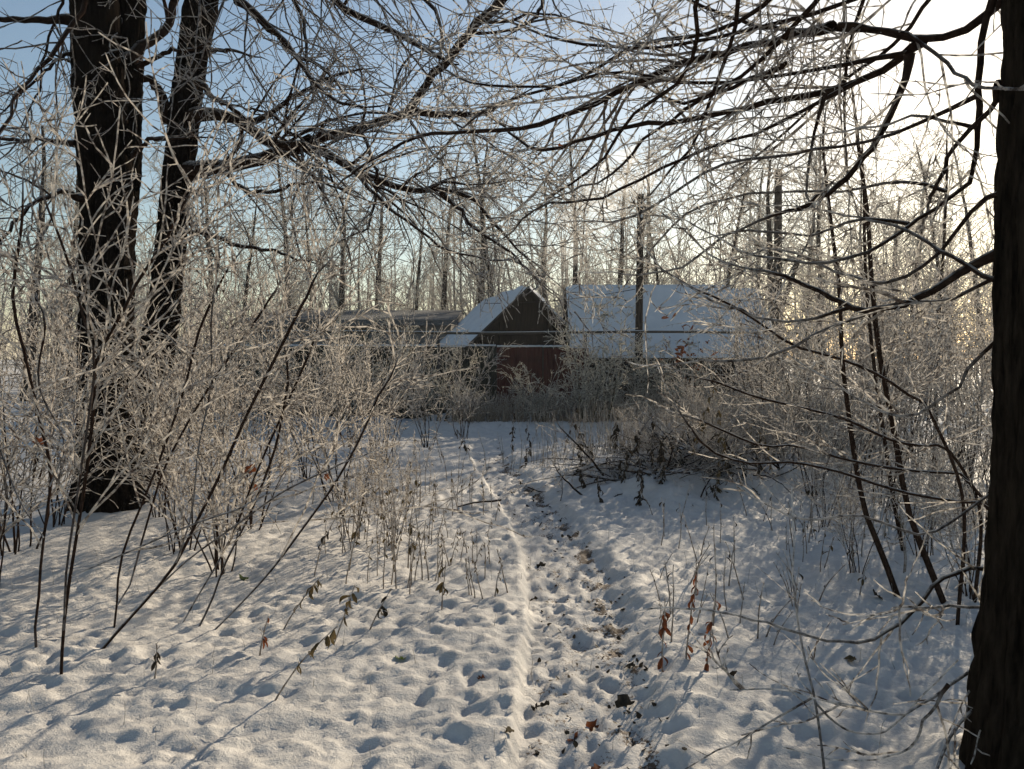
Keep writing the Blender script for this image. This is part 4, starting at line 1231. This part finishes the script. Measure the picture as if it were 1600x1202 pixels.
# thickets of seedy weeds that cannot be told apart
def weed_patch(label, group, pts, hr, leafmat, seed, nleaf, var=4, lean=(0, .12), ns=7, ls=.55):
    rg = np.random.default_rng(seed)
    pr = []
    for i, (px, py) in enumerate(pts):
        b = ground_at(px, py)
        if i < var:
            o = weed('seedy_weed', label, group, b, rg.uniform(*hr), (rg.normal(*lean), 0), nleaf, leafmat, seed + i, ls, ns, .35 if ls < .8 else .1)
            pr.append(o)
        else:
            o = copy_tree(pr[i % var]); o.location = tuple(b)
        o.rotation_euler = (0, 0, rg.uniform(0, 6.28)); s_ = rg.uniform(.75, 1.2); o.scale = (s_, s_, s_)
rg = np.random.default_rng(1300)
weed_patch('pale seedy weed in the frosted thicket just left of the path', 'seedy weeds left of the path', [(rg.normal(600, 45), rg.uniform(770, 925)) for i in range(52)], (.45, .8), 'leaf_brown', 1310, 4, ns=12)
weed_patch('thin dry weed scattered between the thicket and the path', 'thin weeds by the left path edge', [(rg.uniform(670, 810), rg.uniform(790, 940)) for i in range(34)], (.2, .42), 'leaf_brown', 1330, 3)
weed_patch('thin upright dry stalk in the sunlit snow right of the path', 'thin stalks right of the path', [(rg.uniform(1020, 1280), rg.uniform(810, 1010)) for i in range(52)], (.3, .62), 'leaf_dark', 1350, 1, ns=3)
weed_patch('thin frosted weed in the snow around the sapling pair', 'weeds round the saplings', [(rg.uniform(1250, 1500), rg.uniform(800, 930)) for i in range(24)], (.25, .5), 'leaf_brown', 1370, 3, ns=9)
weed_patch('dry weed in the shaded snow beyond the left shrubs', 'weeds beyond the left shrubs', [(rg.uniform(420, 720), rg.uniform(700, 790)) for i in range(36)], (.4, .8), 'leaf_dark', 1390, 4, ns=10)

weed_patch('low weed with dark curled leaves on the brush mound', 'dark curled weeds on the mound', [(rg.normal(1055, 85), rg.uniform(728, 800)) for i in range(40)], (.22, .45), 'leaf_dark', 1410, 18, ns=8, ls=.95)
# rusty leaves still on one bush by the utility pole
rg = np.random.default_rng(1450)
for i in range(46):
    o = link('leaf', LEAF['leaf_red'][i % 3], rust, rg.normal(0, 1, 3) * np.array([.28, .28, .30]) + np.array([0, 0, 1.35]))
    o.rotation_euler = tuple(rg.uniform(0, 6, 3)); s_ = rg.uniform(1.2, 2.2); o.scale = (s_, s_, s_)

# single leaves lying on the snow or caught in twigs
def fallen(label, pt, mat, L, rot, seed, name='fallen_leaf', cat='leaf', group=None):
    rg = np.random.default_rng(seed)
    n = 14
    V = [(0, 0, .008)]
    for i in range(n):
        a = i / n * 2 * math.pi
        r = L * (.55 + .45 * abs(math.cos(2.5 * a))) * rg.uniform(.75, 1.1)
        V.append((r * math.cos(a), r * math.sin(a) * .8, rg.uniform(-.004, .02) + .25 * r * abs(math.sin(a))))
    me = mesh_from(name, V, tris=[(0, 1 + i, 1 + (i + 1) % n) for i in range(n)], mats=(M[mat],))
    o = link(name, me, None, pt); o.rotation_euler = rot
    tag(o, label, cat, group)


for i, (px, py, mat, L, lab) in enumerate([(925, 1110, 'leaf_red', .035, 'dead brown leaf in the path, uppermost of the near cluster'), (898, 1128, 'leaf_red', .032, 'dead red-brown leaf in the path, left of the near cluster'),
                                 (850, 1082, 'leaf_dark', .026, 'dark curled leaf by the left path edge'), (932, 1174, 'leaf_red', .03, 'dead leaf lowest in the path near the bottom edge'),
                                 (1020, 1188, 'leaf_red', .03, 'red-brown leaf on the right path edge at the bottom'), (752, 1058, 'leaf_red', .018, 'small brown leaf alone on clean snow left of the path'),
                                 (795, 1142, 'leaf_brown', .026, 'curled brown leaf on the left path rim'), (973, 1083, 'leaf_dark', .05, 'dark clod of leaves on the right path edge'),
                                 (985, 1030, 'leaf_dark', .035, 'dark leaf lump at the snow block beside the path'), (838, 1090, 'leaf_dark', .02, 'tiny dark leaf beside the curled leaf in the path'),
                                 (1368, 937, 'leaf_dark', .05, 'dark soil clump on snow below the left sapling of the pair'), (1330, 1035, 'leaf_brown', .035, 'yellowish dry leaf cluster on snow right of the stalks'),
                                 (625, 1026, 'leaf_green', .032, 'small green leaf lying on the snow left of the path'), (380, 905, 'leaf_green', .045, 'green frozen leaf below the slanting stems'),
                                 (835, 920, 'leaf_dark', .035, 'dark leaf scrap in the path halfway up'), (845, 870, 'leaf_dark', .04, 'brown leaf scrap near the far bend of the path'),
                                 (790, 1195, 'leaf_red', .02, 'small red leaf at the bottom edge on the path rim'), (1145, 1060, 'leaf_dark', .028, 'small dark leaf pair right of the reddish stalks')]):
    p = ground_at(px, py)
    if 'soil' in lab or 'clod' in lab: p[2] += .01
    fallen(lab, p, mat, L * 1.25, (rng.normal(0, .35) + .3, rng.normal(0, .35), rng.uniform(0, 6)), 1500 + i)
for i, (px, py, d, L, lab) in enumerate([(392, 735, 5.4, .06, 'bright rust-red leaf caught in the left shrub twigs'), (397, 762, 5.4, .04, 'rust-red leaf hanging just under the bright one'),
                                        (510, 745, 7.4, .04, 'small rust leaf caught at the right of the left shrubs'), (172, 285, 6.5, .05, 'reddish leaf cluster caught in twigs before the thick trunk'),
                                        (60, 690, 5.2, .04, 'rusty leaf caught low in the leftmost shrub'),
                                        (1300, 232, 3.6, .02, 'tiny red dry fruit cluster on a twig under the sun'), (875, 232, 4.9, .03, 'curled brown leaf on a thin branch above the chimney smoke')]):
    fallen(lab, at(px, py, d), 'leaf_red', L, (1.2 + rng.normal(0, .2), rng.normal(0, .5), rng.uniform(-.6, .6)), 1600 + i, 'caught_leaf', 'leaf', 'dead leaves caught in twigs')

# crumbs of dead leaf and soil trodden into the path: nobody could count them
rg = np.random.default_rng(1700)
nL = 430
ly = 2.6 + 11 * rg.uniform(0, 1, nL) ** 1.6
lx = np.interp(ly, PATH_Y, PATH_X) + np.interp(ly, PATH_Y, PATH_W) * np.where(rg.uniform(0, 1, nL) < .45, rg.normal(.75, .22, nL), rg.uniform(-.9, 1.0, nL))
lz = height(lx, ly) + .006
V, Tt = [], []
for i in range(nL):
    r = rg.uniform(.004, .014) * (1 + .05 * ly[i]); a0 = rg.uniform(0, 6.28); tl = rg.normal(0, .5, 2)
    b = len(V); V.append((lx[i], ly[i], lz[i] + .004))
    for k in range(6):
        a = a0 + k * 1.047; q = r * rg.uniform(.5, 1.2)
        ex, ey = q * math.cos(a), q * math.sin(a)
        V.append((lx[i] + ex, ly[i] + ey, lz[i] + ex * tl[0] + ey * tl[1] + rg.uniform(0, .004)))
        Tt.append((b, b + 1 + k, b + 1 + (k + 1) % 6))
o = link('leaf_litter', mesh_from('leaf_litter', V, tris=Tt, mats=(M['leaf_dark'],)))
tag(o, 'crumbs of dead leaf trodden into the snowy path', 'litter', kind='stuff')

# ------------------------------------------------------------------ chimney smoke
P = np.array([at(862, 462, 28.5), at(868, 430, 28.5), at(880, 395, 28.6), at(905, 350, 28.8), at(950, 300, 29.2), at(1010, 255, 29.6)])
q = smooth_line(np.column_stack([P, [.10, .45, .75, 1.0, 1.2, .8]]), 16)
tb = Tubes().add(q[:, :3], q[:, 3], 16)
V = np.concatenate(tb.V); Q = np.concatenate(tb.Q); n_ = len(V)
V = np.vstack([V, q[0, :3], q[-1, :3]])
tr_ = [(n_, (i + 1) % 16, i) for i in range(16)] + [(n_ + 1, n_ - 16 + i, n_ - 16 + (i + 1) % 16) for i in range(16)]
m = bpy.data.materials.new('chimney_smoke'); m.use_nodes = True
nt = m.node_tree; nt.nodes.remove(nt.nodes['Principled BSDF'])
pv = nt.nodes.new('ShaderNodeVolumePrincipled'); pv.inputs['Color'].default_value = (.9, .88, .86, 1); pv.inputs['Anisotropy'].default_value = .5
ns_ = noise_node(nt, 1.6, 3, .6)
rm = ramp(nt, ns_.outputs['Fac'], [(.42, (0,) * 3), (.75, (.45,) * 3)])
nt.links.new(rm.outputs['Color'], pv.inputs['Density'])
nt.links.new(pv.outputs[0], nt.nodes['Material Output'].inputs['Volume'])
o = link('smoke', mesh_from('smoke', V, Q, tr_, mats=(m,)))
tag(o, 'pale chimney smoke drifting up between the two snowy roofs', 'smoke', kind='stuff')

# ------------------------------------------------------------------ frosty air
if HAZE_DENSITY:
    m = bpy.data.materials.new('frosty_air'); m.use_nodes = True
    nt = m.node_tree; nt.nodes.remove(nt.nodes['Principled BSDF'])
    pv = nt.nodes.new('ShaderNodeVolumePrincipled'); pv.inputs['Color'].default_value = (.94, .95, .97, 1)
    pv.inputs['Density'].default_value = HAZE_DENSITY; pv.inputs['Anisotropy'].default_value = .4
    nt.links.new(pv.outputs[0], nt.nodes['Material Output'].inputs['Volume'])
    o = Box().box(-910, 910, -75, 910, -1.6, 17.5).build('haze', m)
    tag(o, 'thin frosty haze filling the air among the trees', 'haze', kind='stuff')
